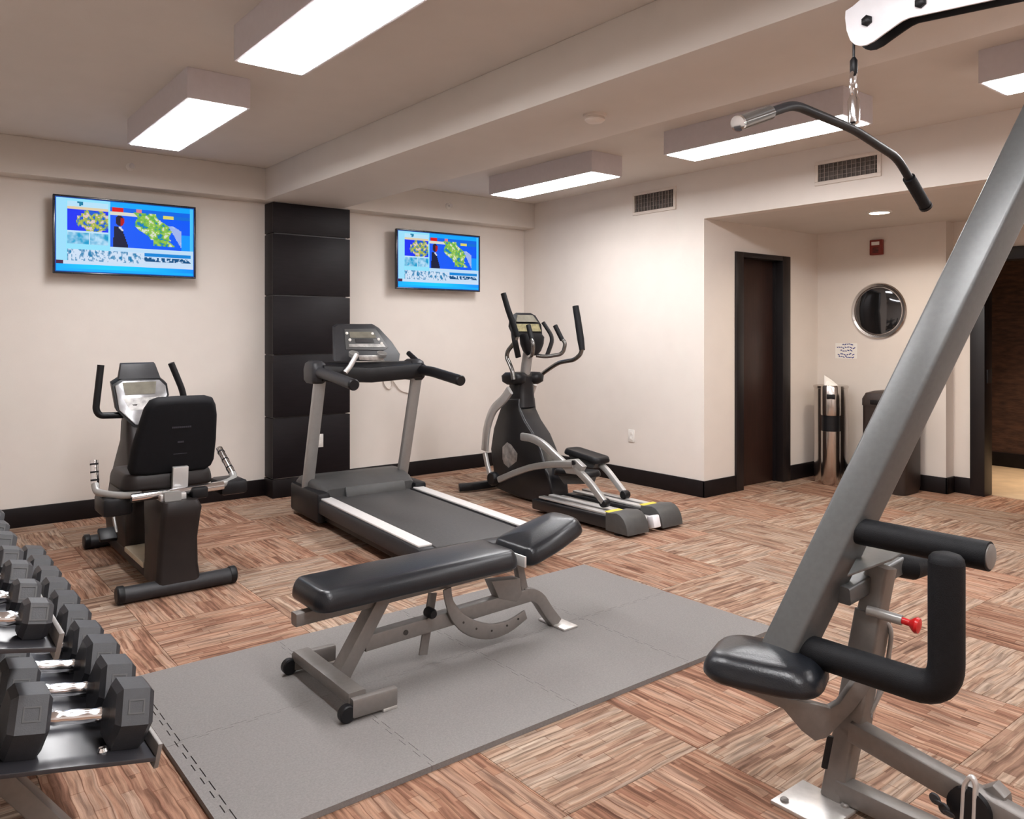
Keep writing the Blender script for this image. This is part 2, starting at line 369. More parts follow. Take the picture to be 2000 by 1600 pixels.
# floor: slab plus carpet tiles laid quarter-turn
floor = struct(MB().bb(X0, XB+.12, Y0, YW, -.08, -.006).build('floor', 'carpet'), 'carpet tiles with streaked salmon, beige and brown pattern laid quarter-turn')
floor.color = (.8, .75, .7, 1)
TS = 0.61
m = MB().box((0, 0, -.003), (TS-.0015, TS-.0015, .006), bev=.0012, seg=1)
tile0 = m.build('carpet_tile', 'carpet', floor)
OFF[tile0.name] = Vector((0, 0, 0)); first = True
tints = [(1.0, .86, .78), (.94, .93, .89), (1.0, .99, .95), (.86, .72, .64)]
for i in range(-4, 10):
    for j in range(-7, 10):
        x, y = 2.22 + (i-.5)*TS, 1.76 + (j-.5)*TS
        if x - TS/2 > XB or x + TS/2 < X0 or y - TS/2 > YW or y + TS/2 < Y0: continue
        if x - TS/2 > XR and (y - TS/2 > YA or y + TS/2 < YE): continue
        o = tile0 if first else tile0.copy()
        if not first: COL.objects.link(o); o.parent = floor
        first = False
        ydir = (i + j) % 2 == 0
        o.location = (x, y, 0)
        o.rotation_euler = (0, 0, R(90 if ydir else 0) + (math.pi if random.random() < .5 else 0))
        t = random.choice([tints[0], tints[3], tints[0], tints[1]]) if ydir else random.choice([tints[1], tints[2], tints[1], tints[0]])
        t = {(0, 0): tints[3], (0, 1): tints[1], (1, 0): tints[1], (1, 1): tints[0]}.get((i, j), t)
        k = random.uniform(.76, .90); o.color = (t[0]*k, t[1]*k, t[2]*k, 1)

# panelled pillar
pil = struct(MB().bb(2.675, 3.375, YF+.02, YW, 0, ZS).build('trim_3', 'wall'), 'pillar clad with stacked espresso wood panels')
zs = [0.165, 0.70, 1.253, 1.776, 2.32, 2.597]
for a, b in zip(zs, zs[1:]):
    MB().bb(2.655, 3.392, YF-.005, YF+.02, a+.006, b-.006, bev=.003).build('panel', 'panel', pil)
    MB().bb(2.655, 2.675, YF+.02, YW-.001, a+.006, b-.006, bev=.002).build('side_panel', 'panel', pil)
    MB().bb(3.375, 3.392, YF+.02, YW-.001, a+.006, b-.006, bev=.002).build('side_panel', 'panel', pil)
MB().bb(2.648, 3.40, YF-.014, YW-.001, 0, .16, bev=.004).build('plinth', 'base', pil)
for z in zs[1:-1]:
    MB().bb(2.668, 3.352, YF+.006, YW-.002, z-.006, z+.006).build('reveal_strip', 'frame_dark', pil)

# alcove door
d = struct(MB().bb(dx0+.11, dx1-.13, YA+.085, YA+.118, .005, dz-.045, bev=.002).build('door_1', 'door'), 'dark walnut door in the alcove')
m = MB().bb(dx0, dx0+.11, YA-.022, YA+.12, 0, dz, bev=.003).bb(dx1-.13, dx1, YA-.022, YA+.12, 0, dz, bev=.003).bb(dx0+.11, dx1-.13, YA-.022, YA+.12, dz-.045, dz, bev=.003)
m.build('door_frame', 'frame_dark', d)
m = MB().bb(dx0+.11, dx0+.125, YA+.06, YA+.085, 0, dz-.045).bb(dx1-.145, dx1-.13, YA+.06, YA+.085, 0, dz-.045)
m.build('door_stop', 'frame_dark', d)
# corridor doorway frame
m = MB().bb(XB-.025, XB+.14, 2.88, 3.0, 0, 2.19, bev=.003).bb(XB-.025, XB+.14, 1.85, 1.97, 0, 2.19, bev=.003).bb(XB-.025, XB+.14, 1.97, 2.88, 2.08, 2.19, bev=.003)
dd = struct(m.build('door_2', 'frame_dark'), 'dark frame of the open corridor doorway')
MB().bb(XB+.02, XB+.12, 2.872, 2.88, 1.0, 1.12, bev=.002).build('strike_plate', 'charcoal', dd)

# ---------------------------------------------------------------- ceiling lights
def make_fixture(label):
    t = thing('ceiling_light', label, 'ceiling light', (0, 0, 0), 'surface-mounted ceiling lights')
    m = MB(); W, Ln, h = .34, 1.34, .165
    m.bb(-W/2, W/2, -Ln/2, Ln/2, -.012, 0)
    for sx in (-1, 1): m.bb(sx*W/2 - (.014 if sx > 0 else 0), sx*W/2 + (.014 if sx < 0 else 0), -Ln/2, Ln/2, -h, -.012)
    for sy in (-1, 1): m.bb(-W/2+.014, W/2-.014, sy*Ln/2 - (.014 if sy > 0 else 0), sy*Ln/2 + (.014 if sy < 0 else 0), -h, -.012)
    m.build('housing', 'housing', t)
    MB().bb(-W/2+.0145, W/2-.0145, -Ln/2+.0145, Ln/2-.0145, -h-.004, -h+.012, bev=.004).build('diffuser', 'diff', t)
    return t
fx = [((1.44, 5.07), 'long ceiling light box nearest the left television, left of the beam'),
      ((1.44, 3.01), 'ceiling light box cut off by the top edge of the photo, left of the beam'),
      ((4.50, 5.13), 'ceiling light box closest to the corner above the elliptical trainer'),
      ((4.50, 3.06), 'ceiling light box behind the hanging pulldown bar'),
      ((4.50, 1.00), 'ceiling light box at the right edge of the photo'),
      ((1.44, 0.95), 'ceiling light box directly above the viewer'),
      ((4.50, -1.06), 'ceiling light box right of the beam, behind the viewer'),
      ((1.44, -1.10), 'ceiling light box left of the beam, behind the viewer')]
f0 = make_fixture(fx[0][1])
for i, ((x, y), lb) in enumerate(fx):
    o = f0 if i == 0 else copy_tree(f0)
    o.location = (x, y, ZC-.001); o['label'] = lb
# alcove downlight
p = Vector((6.46, 3.25, ZA))
t = thing('downlight', 'small round recessed downlight in the alcove ceiling', 'downlight', p)
MB().lathe([(.10, 0), (.10, -.006), (.078, -.012), (.075, -.004), (.075, 0)], p, n=32).build('trim_ring', 'white', t)
MB().lathe([(.074, -.001), (.074, -.009), (.05, -.011), (.001, -.012)], p, n=32).build('lens', 'lampface', t)
l = bpy.data.lights.new('downlight_lamp', 'AREA'); l.shape = 'DISK'; l.size = .14; l.energy = 14; l.color = (1, .86, .70); l.spread = R(150)
lo = bpy.data.objects.new('downlight_lamp', l); COL.objects.link(lo); lo.parent = t; lo.location = (0, 0, -.016)
# corridor lamp (unseen fitting that gives the warm light beyond the doorway)
p = Vector((8.7, 2.6, 2.6))
t = thing('corridor_downlight', 'warm corridor ceiling downlight beyond the dark doorway', 'downlight', p)
MB().lathe([(.10, 0), (.10, -.006), (.078, -.012), (.075, -.004), (.075, 0)], p, n=24).build('trim_ring', 'white', t)
MB().lathe([(.074, -.001), (.074, -.009), (.001, -.012)], p, n=24).build('lens', 'lampface', t)
l = bpy.data.lights.new('corridor_lamp', 'AREA'); l.shape = 'DISK'; l.size = .14; l.energy = 17; l.color = (1, .78, .56); l.spread = R(75)
lo = bpy.data.objects.new('corridor_lamp', l); COL.objects.link(lo); lo.parent = t; lo.location = (0, 0, -.016)

# ---------------------------------------------------------------- vents, outlets, sprinklers, detector
def vent(y0, y1, z0, z1, label):
    t = thing('air_vent', label, 'air vent', (XR, (y0+y1)/2, z0), 'wall air vents')
    fw = .028; m = MB()
    m.bb(XR-.014, XR, y0, y1, z0, z0+fw, bev=.003).bb(XR-.014, XR, y0, y1, z1-fw, z1, bev=.003)
    m.bb(XR-.014, XR, y0, y0+fw, z0+fw, z1-fw, bev=.003).bb(XR-.014, XR, y1-fw, y1, z0+fw, z1-fw, bev=.003)
    m.build('frame', 'ventframe', t)
    MB().bb(XR-.003, XR-.0005, y0+fw, y1-fw, z0+fw, z1-fw).build('duct_back', 'ductm', t)  # flat sheet coloured as the shade behind the louvers
    n = 13
    for i in range(n):
        y = y0+fw + (y1-y0-2*fw)*(i+.5)/n
        MB().box((XR-.009, y, (z0+z1)/2), (.010, .004, z1-z0-2*fw), rot=(0, 0, R(25))).build('louver', 'grille', t)
    for i in range(3):
        z = z0+fw+(z1-z0-2*fw)*(i+1)/4
        MB().bb(XR-.006, XR-.003, y0+fw, y1-fw, z-.0015, z+.0015).build('cross_bar', 'grille', t)
vent(4.71, 5.24, 2.57, 2.785, 'cream air vent on right wall closest to the room corner')
vent(2.82, 3.34, 2.58, 2.765, 'cream air vent over the alcove opening')
def outlet(p, nx, label):
    t = thing('wall_outlet', label, 'outlet', p); p = Vector(p)
    if nx == 'x': q = [(p.x-.007, p.x, p.y-.038, p.y+.038)]; 
    else: q = [(p.x-.038, p.x+.038, p.y-.007, p.y)]
    MB().bb(*q[0], p.z-.06, p.z+.06, bev=.003).build('cover_plate', 'white', t)
    for s in (-1, 1):
        if nx == 'x': MB().bb(p.x-.0105, p.x-.006, p.y-.016, p.y+.016, p.z+s*.026-.016, p.z+s*.026+.016, bev=.003).build('socket', 'white', t)
        else: MB().bb(p.x-.016, p.x+.016, p.y-.0105, p.y-.006, p.z+s*.026-.016, p.z+s*.026+.016, bev=.003).build('socket', 'white', t)
outlet((XR, 5.26, .455), 'x', 'white wall outlet low on the cream wall right of the elliptical')
outlet((3.085, YF-.005, .47), 'y', 'white wall outlet on the dark panelled pillar')
def sprinkler(x, z, label):
    p = Vector((x, YF, z)); t = thing('sprinkler', label, 'sprinkler', p, 'sidewall sprinklers')
    MB().lathe([(.032, 0), (.032, .006), (.022, .012), (.012, .012)], p, (0, -1, 0), n=18).build('escutcheon', 'white', t)
    MB().lathe([(.010, .01), (.010, .04), (.006, .045), (.006, .055)], p, (0, -1, 0), n=12).build('body', 'chrome', t)
    MB().lathe([(.018, .052), (.020, .054), (.020, .057)], p, (0, -1, 0), n=12).build('deflector', 'chrome', t)
sprinkler(1.505, 2.745, 'small sprinkler head on the soffit above the left television')
sprinkler(4.49, 2.735, 'small sprinkler head on the soffit above the right television')
p = Vector((2.935, 3.0, ZS)); t = thing('smoke_detector', 'round off-white smoke detector under the ceiling beam', 'smoke detector', p)
MB().lathe([(.062, 0), (.062, -.012), (.055, -.016)], p, n=28).build('base', 'ventframe', t)
MB().lathe([(.052, -.014), (.054, -.03), (.040, -.042), (.001, -.044)], p, n=28).build('cover', 'ventframe', t)

# ---------------------------------------------------------------- televisions
def tv_picture(u, v):
    # u to the right, v upward, 0..1 ; a weather broadcast page
    def n2(a, b): return max(0, min(1, .5 + .75*mnoise.noise(Vector((a*4.1+3.3, b*2.6+7.7, .5))) + .35*mnoise.noise(Vector((a*9.7, b*6.3, 4.5)))))
    lerp = lambda a, b, k: tuple(x*(1-k)+y*k for x, y in zip(a, b))
    c = lerp((.10, .55, .85), (.55, .95, 1.0), max(0, min(1, 1.2 - abs(u-.25)*1.2)))
    if u < .075: c = lerp((.35, .85, 1.0), (.75, .98, 1.0), .6)
    def blob(x, y, edge): return n2(x*1.3, y*1.3) > edge
    if .08 < u < .36:
        if .88 < v < .95: c = (.75, .97, 1.0) if not (.085 < u < .19 and n2(u*9, v*5) > .62) else (.05, .25, .35)
        elif .84 < v <= .88: c = (1.0, .80, .55)
        elif .56 < v <= .84:
            c = (.01, .08, .75)
            d = (u-.26)/.12; e = (v-.70)/.15
            if d*d+e*e < 1.0 + .5*(n2(u*6, v*6)-.5):
                k = n2(u*11, v*9); c = lerp((.05, .35, .15), (.95, .75, .25), k)
                if k > .72: c = (.95, .75, .70)
                if k < .26: c = (.05, .15, .55)
        elif .53 < v <= .56: c = (.80, .97, 1.0)
        elif .38 < v <= .53:
            c = lerp((.05, .38, .55), (.75, .95, 1.0), n2(u*7, v*6))
            if .225 < u < .235: c = (.85, .98, 1.0)
    if .37 < u < .965:
        if .37 < v < .92:
            c = (.01, .17, .80)
            if v > .86:
                c = (.05, .20, .70)
                if .385 < u < .47: c = (.80, .02, .08)
                elif .56 < u < .60 : c = (.9, .35, .35)
            elif v > .815:
                c = (.98, .93, .75) if u < .58 else ((1.0, .85, .35) if .76 < u < .84 else (.03, .22, .62))
            # land
            cx = .60 + (.80-v)*.33; hw = .105 + .03*math.sin(v*21)
            if .42 < v < .87 and abs(u-cx-.045) < hw*(1.0 if v > .5 else .7):
                k = n2(u*8.3, v*8.3+2); c = lerp((.04, .35, .12), (.72, .85, .28), k)
                if k > .78: c = (.95, .95, .72)
                if k < .2: c = (.02, .25, .50)
            if v < .72 and u > cx+.17 and u < .90 and v < 1.55-u: c = (.55, .62, .85) if n2(u*5, v*7) > .35 else (.75, .80, .9)
            if u > .90 and v < .60: c = (.03, .40, .90)
            # presenter in dark coat
            if .385 < u < .50 and v < .66:
                k = (.66-v)/.29
                if .392+.010*(1-k) < u < .45+.055*k: c = (.004, .006, .03)
                if .60 < v and .425 < u < .47 and u-.425 > (.66-v)*.45 and u-.425 < (.66-v)*.45+.02: c = (.95, .9, .9)
            e = ((u-.442)/.032)**2 + ((v-.735)/.075)**2
            if e < 1: c = (.02, .008, .02) if (u < .448 or v > .77) else (.50, .06, .05)
        elif v >= .92: c = (.10, .50, .90)
    if .31 < v <= .37 and u > .37: c = (.80, .95, 1.0)
    if .16 < v <= .31 and u > .08:
        k = n2(u*15, v*9); c = lerp((.02, .22, .38), (.92, .98, 1.0), 1 if k > .47 else k)
        if u > .62: c = (.02, .30, .62) if v > .26 else ((.02, .10, .20) if (.19 < v < .25 and k < .6) else (.85, .95, 1.0))
        if u > .97: c = (.8, .97, 1.0)
    if .105 < v <= .16: c = (.88, .97, 1.0) if u > .05 else (.08, .02, .05)
    if v <= .105: c = lerp((.0, .32, .90), (.15, .75, 1.0), .5 + .5*math.sin(u*4.0)) if v > .05 else (.05, .55, .95)
    e = min(u, 1-u, v*.57, (1-v)*.57)
    if e < .010: c = (.0, .10, .35)
    l_ = .3*c[0]+.5*c[1]+.2*c[2]
    c = tuple(max(0.0, l_ + (x-l_)*1.45) for x in c)
    return (c[0]*.80, c[1]*.88, c[2]*1.05)
def tv_mesh(w, h, nx=150, ny=84):
    me = bpy.data.meshes.new('picture'); vs = []; fs = []; cols = []
    for j in range(ny+1):
        for i in range(nx+1): vs.append((-w/2 + w*i/nx, 0, h*j/ny))
    for j in range(ny):
        for i in range(nx):
            a = j*(nx+1)+i; fs.append((a, a+1, a+nx+2, a+nx+1)); cols.append(tv_picture((i+.5)/nx, (j+.5)/ny))
    me.from_pydata(vs, [], fs)
    ca = me.color_attributes.new('picture', 'FLOAT_COLOR', 'CORNER')
    buf = []
    for c in cols:
        for _ in range(4): buf += [c[0], c[1], c[2], 1.0]
    ca.data.foreach_set('color', buf); me.materials.append(M['screen']); return me
pic = tv_mesh(1.0, .562)
def tv(x0, x1, z0, z1, label):
    yb = YW-.135; k_ = yb/6.80; x0, x1 = x0*k_, x1*k_; z0, z1 = H+(z0-H)*k_, H+(z1-H)*k_; cx = (x0+x1)/2
    t = thing('television', label, 'television', (cx, yb, z0), 'wall-mounted televisions')
    MB().bb(x0, x1, yb, yb+.035, z0, z1, bev=.006).build('case', 'bezel', t)
    m = MB(); b = .014; y = yb-.003
    m.bb(x0, x1, y, yb+.001, z0, z0+b, bev=.002).bb(x0, x1, y, yb+.001, z1-b, z1, bev=.002)
    m.bb(x0, x0+b, y, yb+.001, z0+b, z1-b, bev=.002).bb(x1-b, x1, y, yb+.001, z0+b, z1-b, bev=.002)
    m.build('bezel', 'bezel', t)
    s = bpy.data.objects.new('screen', pic); COL.objects.link(s); s.parent = t; s.location = (0, -.0012, b)
    s.scale = ((x1-x0-2*b)/1.0, 1, (z1-z0-2*b)/.562)
    MB().bb(cx-.2, cx+.2, yb+.035, YW-.001, z0+.12, z1-.15, bev=.004).build('wall_bracket', 'black', t)
tv(.99, 2.03, 1.897, 2.493, 'large television left of the dark pillar, showing a weather map')
tv(3.94, 4.955, 1.88, 2.475, 'television right of the dark pillar, showing a weather map')

# ---------------------------------------------------------------- alcove wall items
c = Vector((XA, 3.762, 1.657)); t = thing('round_mirror', 'round dark mirror with silver rim on alcove wall', 'mirror', c)
MB().lathe([(.262, 0), (.268, .014), (.258, .026), (.236, .022), (.230, .010)], c, (-1, 0, 0), n=48).build('rim', 'stainless', t)
MB().lathe([(.233, .008), (.20, .014), (.15, .019), (.08, .0225), (.001, .024)], c, (-1, 0, 0), n=48).build('glass', 'mirror', t, smooth=60)
t = thing('paper_sign', 'small white paper sign with blue handwriting under round mirror', 'sign', (XA, 4.09, 1.19))
MB().bb(XA-.0012, XA-.0002, 3.978, 4.205, 1.192, 1.345).build('sheet', 'paper', t)
random.seed(3)
for r_, (z, y0, y1) in enumerate([(1.33, 4.02, 4.13), (1.30, 4.0, 4.19), (1.268, 4.04, 4.15), (1.232, 4.01, 4.18), (1.208, 4.01, 4.17)]):
    m = MB(); y = y1; k = 0
    while y > y0:
        l_ = random.uniform(.012, .03)
        m.box((XA-.0018, y-l_/2, z + random.uniform(-.006, .006)), (.0006, l_, .009), rot=(R(random.uniform(-35, 35)), 0, 0)); y -= l_ + .004
    m.build('written_line', 'ink', t)
t = thing('fire_alarm', 'small dark red fire alarm box high on alcove wall', 'fire alarm', (XA, 3.77, 2.19))
MB().bb(XA-.045, XA, 3.712, 3.834, 2.192, 2.338, bev=.008).build('body', 'redbox', t)
MB().bb(XA-.049, XA-.044, 3.735, 3.812, 2.285, 2.318, bev=.002).build('strobe_lens', 'white', t)
m = MB()
for i in range(4): m.bb(XA-.0475, XA-.0445, 3.745, 3.80, 2.215+i*.013, 2.221+i*.013)
m.build('sounder_grille', 'voidm', t)

# wipes dispenser and bin
c = Vector((7.20, 4.10, 0)); t = thing('wipes_dispenser', 'tall stainless wipes dispenser with a white wipe on top', 'wipes dispenser', c)
MB().lathe([(.15, 0), (.153, .01), (.153, .91), (.160, .915), (.160, .935), (.150, .94), (.001, .94)], c, n=40).build('shell', 'stainless', t)
vdir = Vector((-c.x, -c.y, 0)).normalized(); c2 = c + vdir*.115
MB().lathe([(.088, 0), (.090, .01), (.090, .51)], c2, n=32).build('front_column', 'stainless', t)
MB().lathe([(.084, .51), (.084, .66)], c2, n=32).build('black_band', 'black', t)
MB().lathe([(.090, .66), (.092, .67), (.092, .93), (.085, .945), (.001, .945)], c2, n=32).build('dispenser_head', 'stainless', t)
sd = vdir.cross(Vector((0, 0, 1)))
q = c2 + vdir*.078; MB().box(q + Vector((0, 0, .84)), (.03, .075, .05), rot=(0, 0, math.atan2(vdir.y, vdir.x)), bev=.008).build('wipe_slot', 'black', t)
q = c2 + Vector((0, 0, .94)); m = MB()
m.prism([q - sd*.07, q + sd*.06, q + sd*.06 + V(0, 0, .10) , q + sd*.0 + V(0, 0, .06)], vdir*.012, bev=.003)
m.prism([q - sd*.05 + vdir*.03, q + sd*.05 + vdir*.02, q + sd*.035 + V(0, 0, .06)], vdir*.006)
m.build('wipe', 'paper', t)
c = Vector((7.22, 3.52, 0)); t = thing('waste_bin', 'dark brown waste bin standing right of the stainless dispenser', 'bin', c)
o = rrect(.40, .34, .05, 4)
MB().loft([[c + V(u*.94, v*.94, .0) for v, u in o], [c + V(u, v, .06) for v, u in o], [c + V(u, v, .78) for v, u in o]]).build('body', 'bin', t)
MB().loft([[c + V(u*1.03, v*1.03, .78) for v, u in o], [c + V(u*1.03, v*1.03, .84) for v, u in o], [c + V(u*.9, v*.9, .895) for v, u in o], [c + V(u*.6, v*.6, .915) for v, u in o]]).build('lid', 'bin', t)
MB().box(c + V(-.172, 0, .815), (.012, .22, .045), bev=.004).build('swing_flap', 'frame_dark', t)

# ---------------------------------------------------------------- foam mats
mx = [0.795, 1.415, 2.07, 2.725, 3.38]; my = [2.21, 2.88, 3.55]
rowl = ['front', 'back']; coll = ['leftmost, by the dumbbell rack', 'second from the dumbbell rack', 'third from the dumbbell rack', 'rightmost, nearest the multi-gym']
def toothed(x0, x1, y0, y1, L, Rr, B, T):
    # jigsaw outline; each side: +1 tabs out, -1 notched, 0 straight, 2 = small saw teeth (outer edge)
    def side(a, b, nrm, k):
        a, b, nrm = Vector(a), Vector(b), Vector(nrm); P = [a]; d = b - a
        if k == 0: return P
        n = 7 if abs(k) == 1 else 9; dep = .016 * (1 if k > 0 else -1)
        for i in range(n):
            s0, s1 = (i+.25)/n, (i+.75)/n; f = .10/n
            P += [a+d*s0, a+d*(s0-f)+nrm*dep, a+d*(s1+f)+nrm*dep, a+d*s1]
        return P
    o = side((x0, y0), (x1, y0), (0, -1), B) + side((x1, y0), (x1, y1), (1, 0), Rr) + side((x1, y1), (x0, y1), (0, 1), T) + side((x0, y1), (x0, y0), (-1, 0), L)
    return o
g = .0008
for r_ in range(2):
    for c_ in range(4):
        L_ = -1 if c_ == 0 else -1; R_ = 1 if c_ < 3 else 0
        B_ = 0 if r_ == 0 else -1; T_ = 1 if r_ == 0 else 0
        o2 = toothed(mx[c_]+g, mx[c_+1]-g, my[r_]+g, my[r_+1]-g, L_ if c_ else -1, R_, B_, T_)
        m = MB().prism([(p.x, p.y, 0.0005) for p in o2], (0, 0, .0195))
        o = m.build('floor_mat', 'mat', origin=((mx[c_]+mx[c_+1])/2, (my[r_]+my[r_+1])/2, 0), smooth=20)
        if c_ == 0:
            P_ = toothed(.76, mx[0]-.0025, my[r_]+g, my[r_+1]-g, 0, 1, 0, 0)
            e_ = MB().prism([(p.x, p.y, 0.0005) for p in P_], (0, 0, .0190)).build('mat_edge_strip', 'mat', origin=(.78, (my[r_]+my[r_+1])/2, 0), smooth=20)
            tag(e_, 'narrow grey edge strip of the %s mat row beside the dumbbell rack' % rowl[r_], 'mat edging', 'foam mat edge strips')
        tag(o, 'grey interlocking foam mat tile, %s row, %s' % (rowl[r_], coll[c_]), 'floor mat', 'interlocking foam mats under the bench')
MT = .02

# ================================================================ WEIGHT BENCH
t = thing('weight_bench', 'adjustable weight bench with black vinyl pads on the grey mats', 'weight bench', (1.85, 2.91, MT))
BY = 2.91
MB().pad(rrect(.98, .30, .06, 5), (1.76, BY, .385), (1, 0, 0), (0, 1, 0), (0, 0, 1), .085, .035, crown=.006).build('back_pad', 'vinyl', t, smooth=60)
a = R(15); ex = V(math.cos(a), 0, math.sin(a)); ez = V(-math.sin(a), 0, math.cos(a))
ol = fillet([(-.20, 0, 0), (-.20, -.15, 0), (-.02, -.152, 0), (.19, -.115, 0), (.20, 0, 0), (.19, .115, 0), (-.02, .152, 0), (-.20, .15, 0), (-.20, 0.001, 0)], .06, 5)[:-1]
ol = [(p.x, p.y) for p in ol]
MB().pad(ol, V(2.495, BY, .425), ex, (0, 1, 0), ez, .085, .035, crown=.012).build('seat_pad', 'vinyl', t, smooth=60)
MB().box((2.262, BY, .415), (.012, .31, .05), bev=.003).build('hinge_plate', 'silver', t)
m = MB().bar([(1.235, BY, .345), (2.29, BY, .362)], .05, .05); m.build('back_pad_rail', 'steel', t)
m = MB().bar([V(2.32, BY, .385), V(2.62, BY, .465)], .05, .035); m.build('seat_pad_rail', 'steel', t)
m = MB().bar([(1.43, BY, .085), (1.615, BY, .36)], .06, .075, up=(0, 1, 0)); m.build('rear_leg', 'steel', t)
m = MB().bar([(1.53, BY, .185), (2.40, BY, .205)], .055, .065); m.build('main_beam', 'steel', t)
MB().lathe([(.011, 0), (.011, .004)], (1.715, BY-.0275, .19), (0, -1, 0), n=12).build('beam_hole', 'voidm', t)  # dark disc in place of the shade in a drilled hole
m = MB().bar([(1.375, 2.66, .095), (1.375, 3.165, .095)], .07, .045); m.build('rear_crossbar', 'steel', t)
for y in (2.65, 3.175):
    e = MB().bar([(1.345, y, .066), (1.53, y, .062)], .034, .072, r=.01).build('crossbar_end', 'steel', t)
    MB().lathe([(.027, -.016), (.032, -.012), (.032, .012), (.027, .016)], (1.327, y, MT+.033), (0, 1, 0), n=24).build('wheel', 'black', t)
    MB().box((1.50, y, MT+.006), (.06, .036, .012), bev=.003).build('rubber_foot', 'footplate', t)
m = MB().bar(fillet([(2.36, BY, .215), (2.455, BY, .19), (2.515, BY, .10), (2.575, BY, .03)], .08), .06, .05, up=(0, 1, 0)); m.build('front_leg', 'steel', t)
MB().bb(2.545, 2.635, BY-.10, BY+.09, MT, MT+.010, bev=.003).build('front_foot_plate', 'footplate', t)
arc = [py(u, v, BY-.04) for u, v in [(873, 1150), (876, 1175), (890, 1205), (915, 1226), (955, 1236), (995, 1224), (1026, 1200)]]
arc = fillet(arc, .05, 3)
MB().bar(arc, .05, .012, up=(0, 1, 0), scales=[.85 + .6*math.sin(math.pi*min(1, max(0, (i-3)/(len(arc)-3)))) for i in range(len(arc))]).build('adjustment_arc', 'steel', t)
m = MB()
for i, (u, v) in enumerate([(905, 1216), (930, 1228), (960, 1232), (990, 1222), (1012, 1209)]):
    q = py(u, v, BY-.047); m.lathe([(.005, 0), (.005, .003)], q, (0, -1, 0), n=10)
m.build('arc_holes', 'voidm', t)  # dark discs, shade of the holes put into their colour
MB().bar([py(845, 1158, BY+.03), py(838, 1200, BY+.03), py(826, 1279, BY+.03)], .045, .012, up=(0, 1, 0)).build('support_link', 'steel', t)
MB().lathe([(.016, -.03), (.022, -.02), (.022, .02), (.012, .03)], py(840, 1197, BY-.035), (0, 1, 0), n=16).build('pin_knob', 'black', t)
g_ = [py(u, v, BY-.03) for u, v in [(960, 1136), (1016, 1130), (1020, 1160), (1010, 1176), (975, 1170)]]
MB().prism(g_, (0, .06, 0), bev=.004).build('hinge_bracket', 'steel', t)
MB().bar([V(2.37, BY, .24), V(2.33, BY, .40)], .04, .04, up=(0, 1, 0)).build('seat_post', 'steel', t)
MB().tube([py(1018, 1145, BY), py(1048, 1163, BY)], .010).build('release_lever', 'charcoal', t)

# ================================================================ RECUMBENT BIKE
t = thing('recumbent_bike', 'black recumbent exercise bike facing the left television', 'exercise bike', (1.28, 5.2, 0))
CX = 1.28
f = MB().tube([(.985, 4.60, .046), (1.575, 4.60, .046)], .046, ry=.044, n=20).build('rear_foot', 'charcoal', t)
for x in (.982, 1.578): MB().lathe([(.047, -.018), (.049, -.012), (.049, .012), (.04, .02)], (x, 4.60, .05), (1 if x > 1.2 else -1, 0, 0), n=20).build('end_cap', 'black', f)
f = MB().tube([(1.06, 5.92, .046), (1.50, 5.92, .046)], .046, ry=.044, n=20).build('front_foot', 'charcoal', t)
for x in (1.06, 1.50): MB().lathe([(.047, -.018), (.049, -.012), (.049, .012), (.04, .02)], (x, 5.92, .05), (1 if x > 1.2 else -1, 0, 0), n=20).build('end_cap', 'black', f)
MB().bb(CX-.115, CX+.09, 4.62, 5.95, .045, .11, bev=.01).build('floor_rail', 'black', t)
MB().bb(CX-.125, CX+.10, 4.86, 5.30, .10, .135, bev=.008).build('rail_cover', 'beige', t)
def rr3(x0, x1, y0, y1, z, r=.03): return [V((x0+x1)/2+u, (y0+y1)/2+v, z) for u, v in rrect(x1-x0, y1-y0, r, 3)]
MB().loft([rr3(1.155, 1.395, 4.56, 4.86, .06), rr3(1.165, 1.385, 4.575, 4.88, .16), rr3(1.175, 1.385, 4.585, 4.92, .30), rr3(1.185, 1.40, 4.58, 4.98, .42), rr3(1.19, 1.405, 4.57, 5.0, .47), rr3(1.20, 1.39, 4.59, 5.0, .51)]).build('rear_upright', 'brownblk', t, smooth=50)
MB().bar([(CX-.02, 4.63, .535), (CX-.02, 5.45, .50)], .09, .05).build('seat_rail', 'tsteel', t)
m = MB().tube([(1.06, 4.70, .540), (1.56, 4.70, .552)], .024, n=18); m.build('seat_cross_bar', 'chrome', t)
MB().bb(1.20, 1.34, 4.655, 4.745, .505, .545, bev=.006).build('seat_clamp', 'silver', t)
MB().bb(1.37, 1.46, 4.65, 4.75, .50, .565, bev=.012).build('seat_latch', 'black', t)
MB().pad(rrect(.50, .42, .08, 4), (1.283, 4.97, .555), (1, 0, 0), (0, 1, 0), (0, 0, 1), .10, .03, crown=-.006).build('seat_cushion', 'brownblk', t, smooth=60)
MB().box((1.325, 4.735, .60), (.085, .03, .17), rot=(R(8), 0, 0), bev=.004).build('back_support', 'silver', t)
ol = [(-.25, -.185), (-.235, -.222), (-.16, -.24), (0, -.24), (.165, -.235), (.205, -.21), (.222, -.17), (.228, -.05), (.225, .10), (.215, .16), (.195, .20), (.15, .215), (0, .218), (-.11, .215), (-.15, .20), (-.178, .155), (-.205, .05), (-.238, -.08)]
tl = R(10); by = V(1.315, 4.80, .875)
bk = MB().pad(ol, by, (1, 0, 0), (0, -math.sin(-tl)*-1, math.cos(tl)), (0, -math.cos(tl), -math.sin(tl)), .075, .035, crown=.008).build('backrest', 'fabric', t, smooth=60)
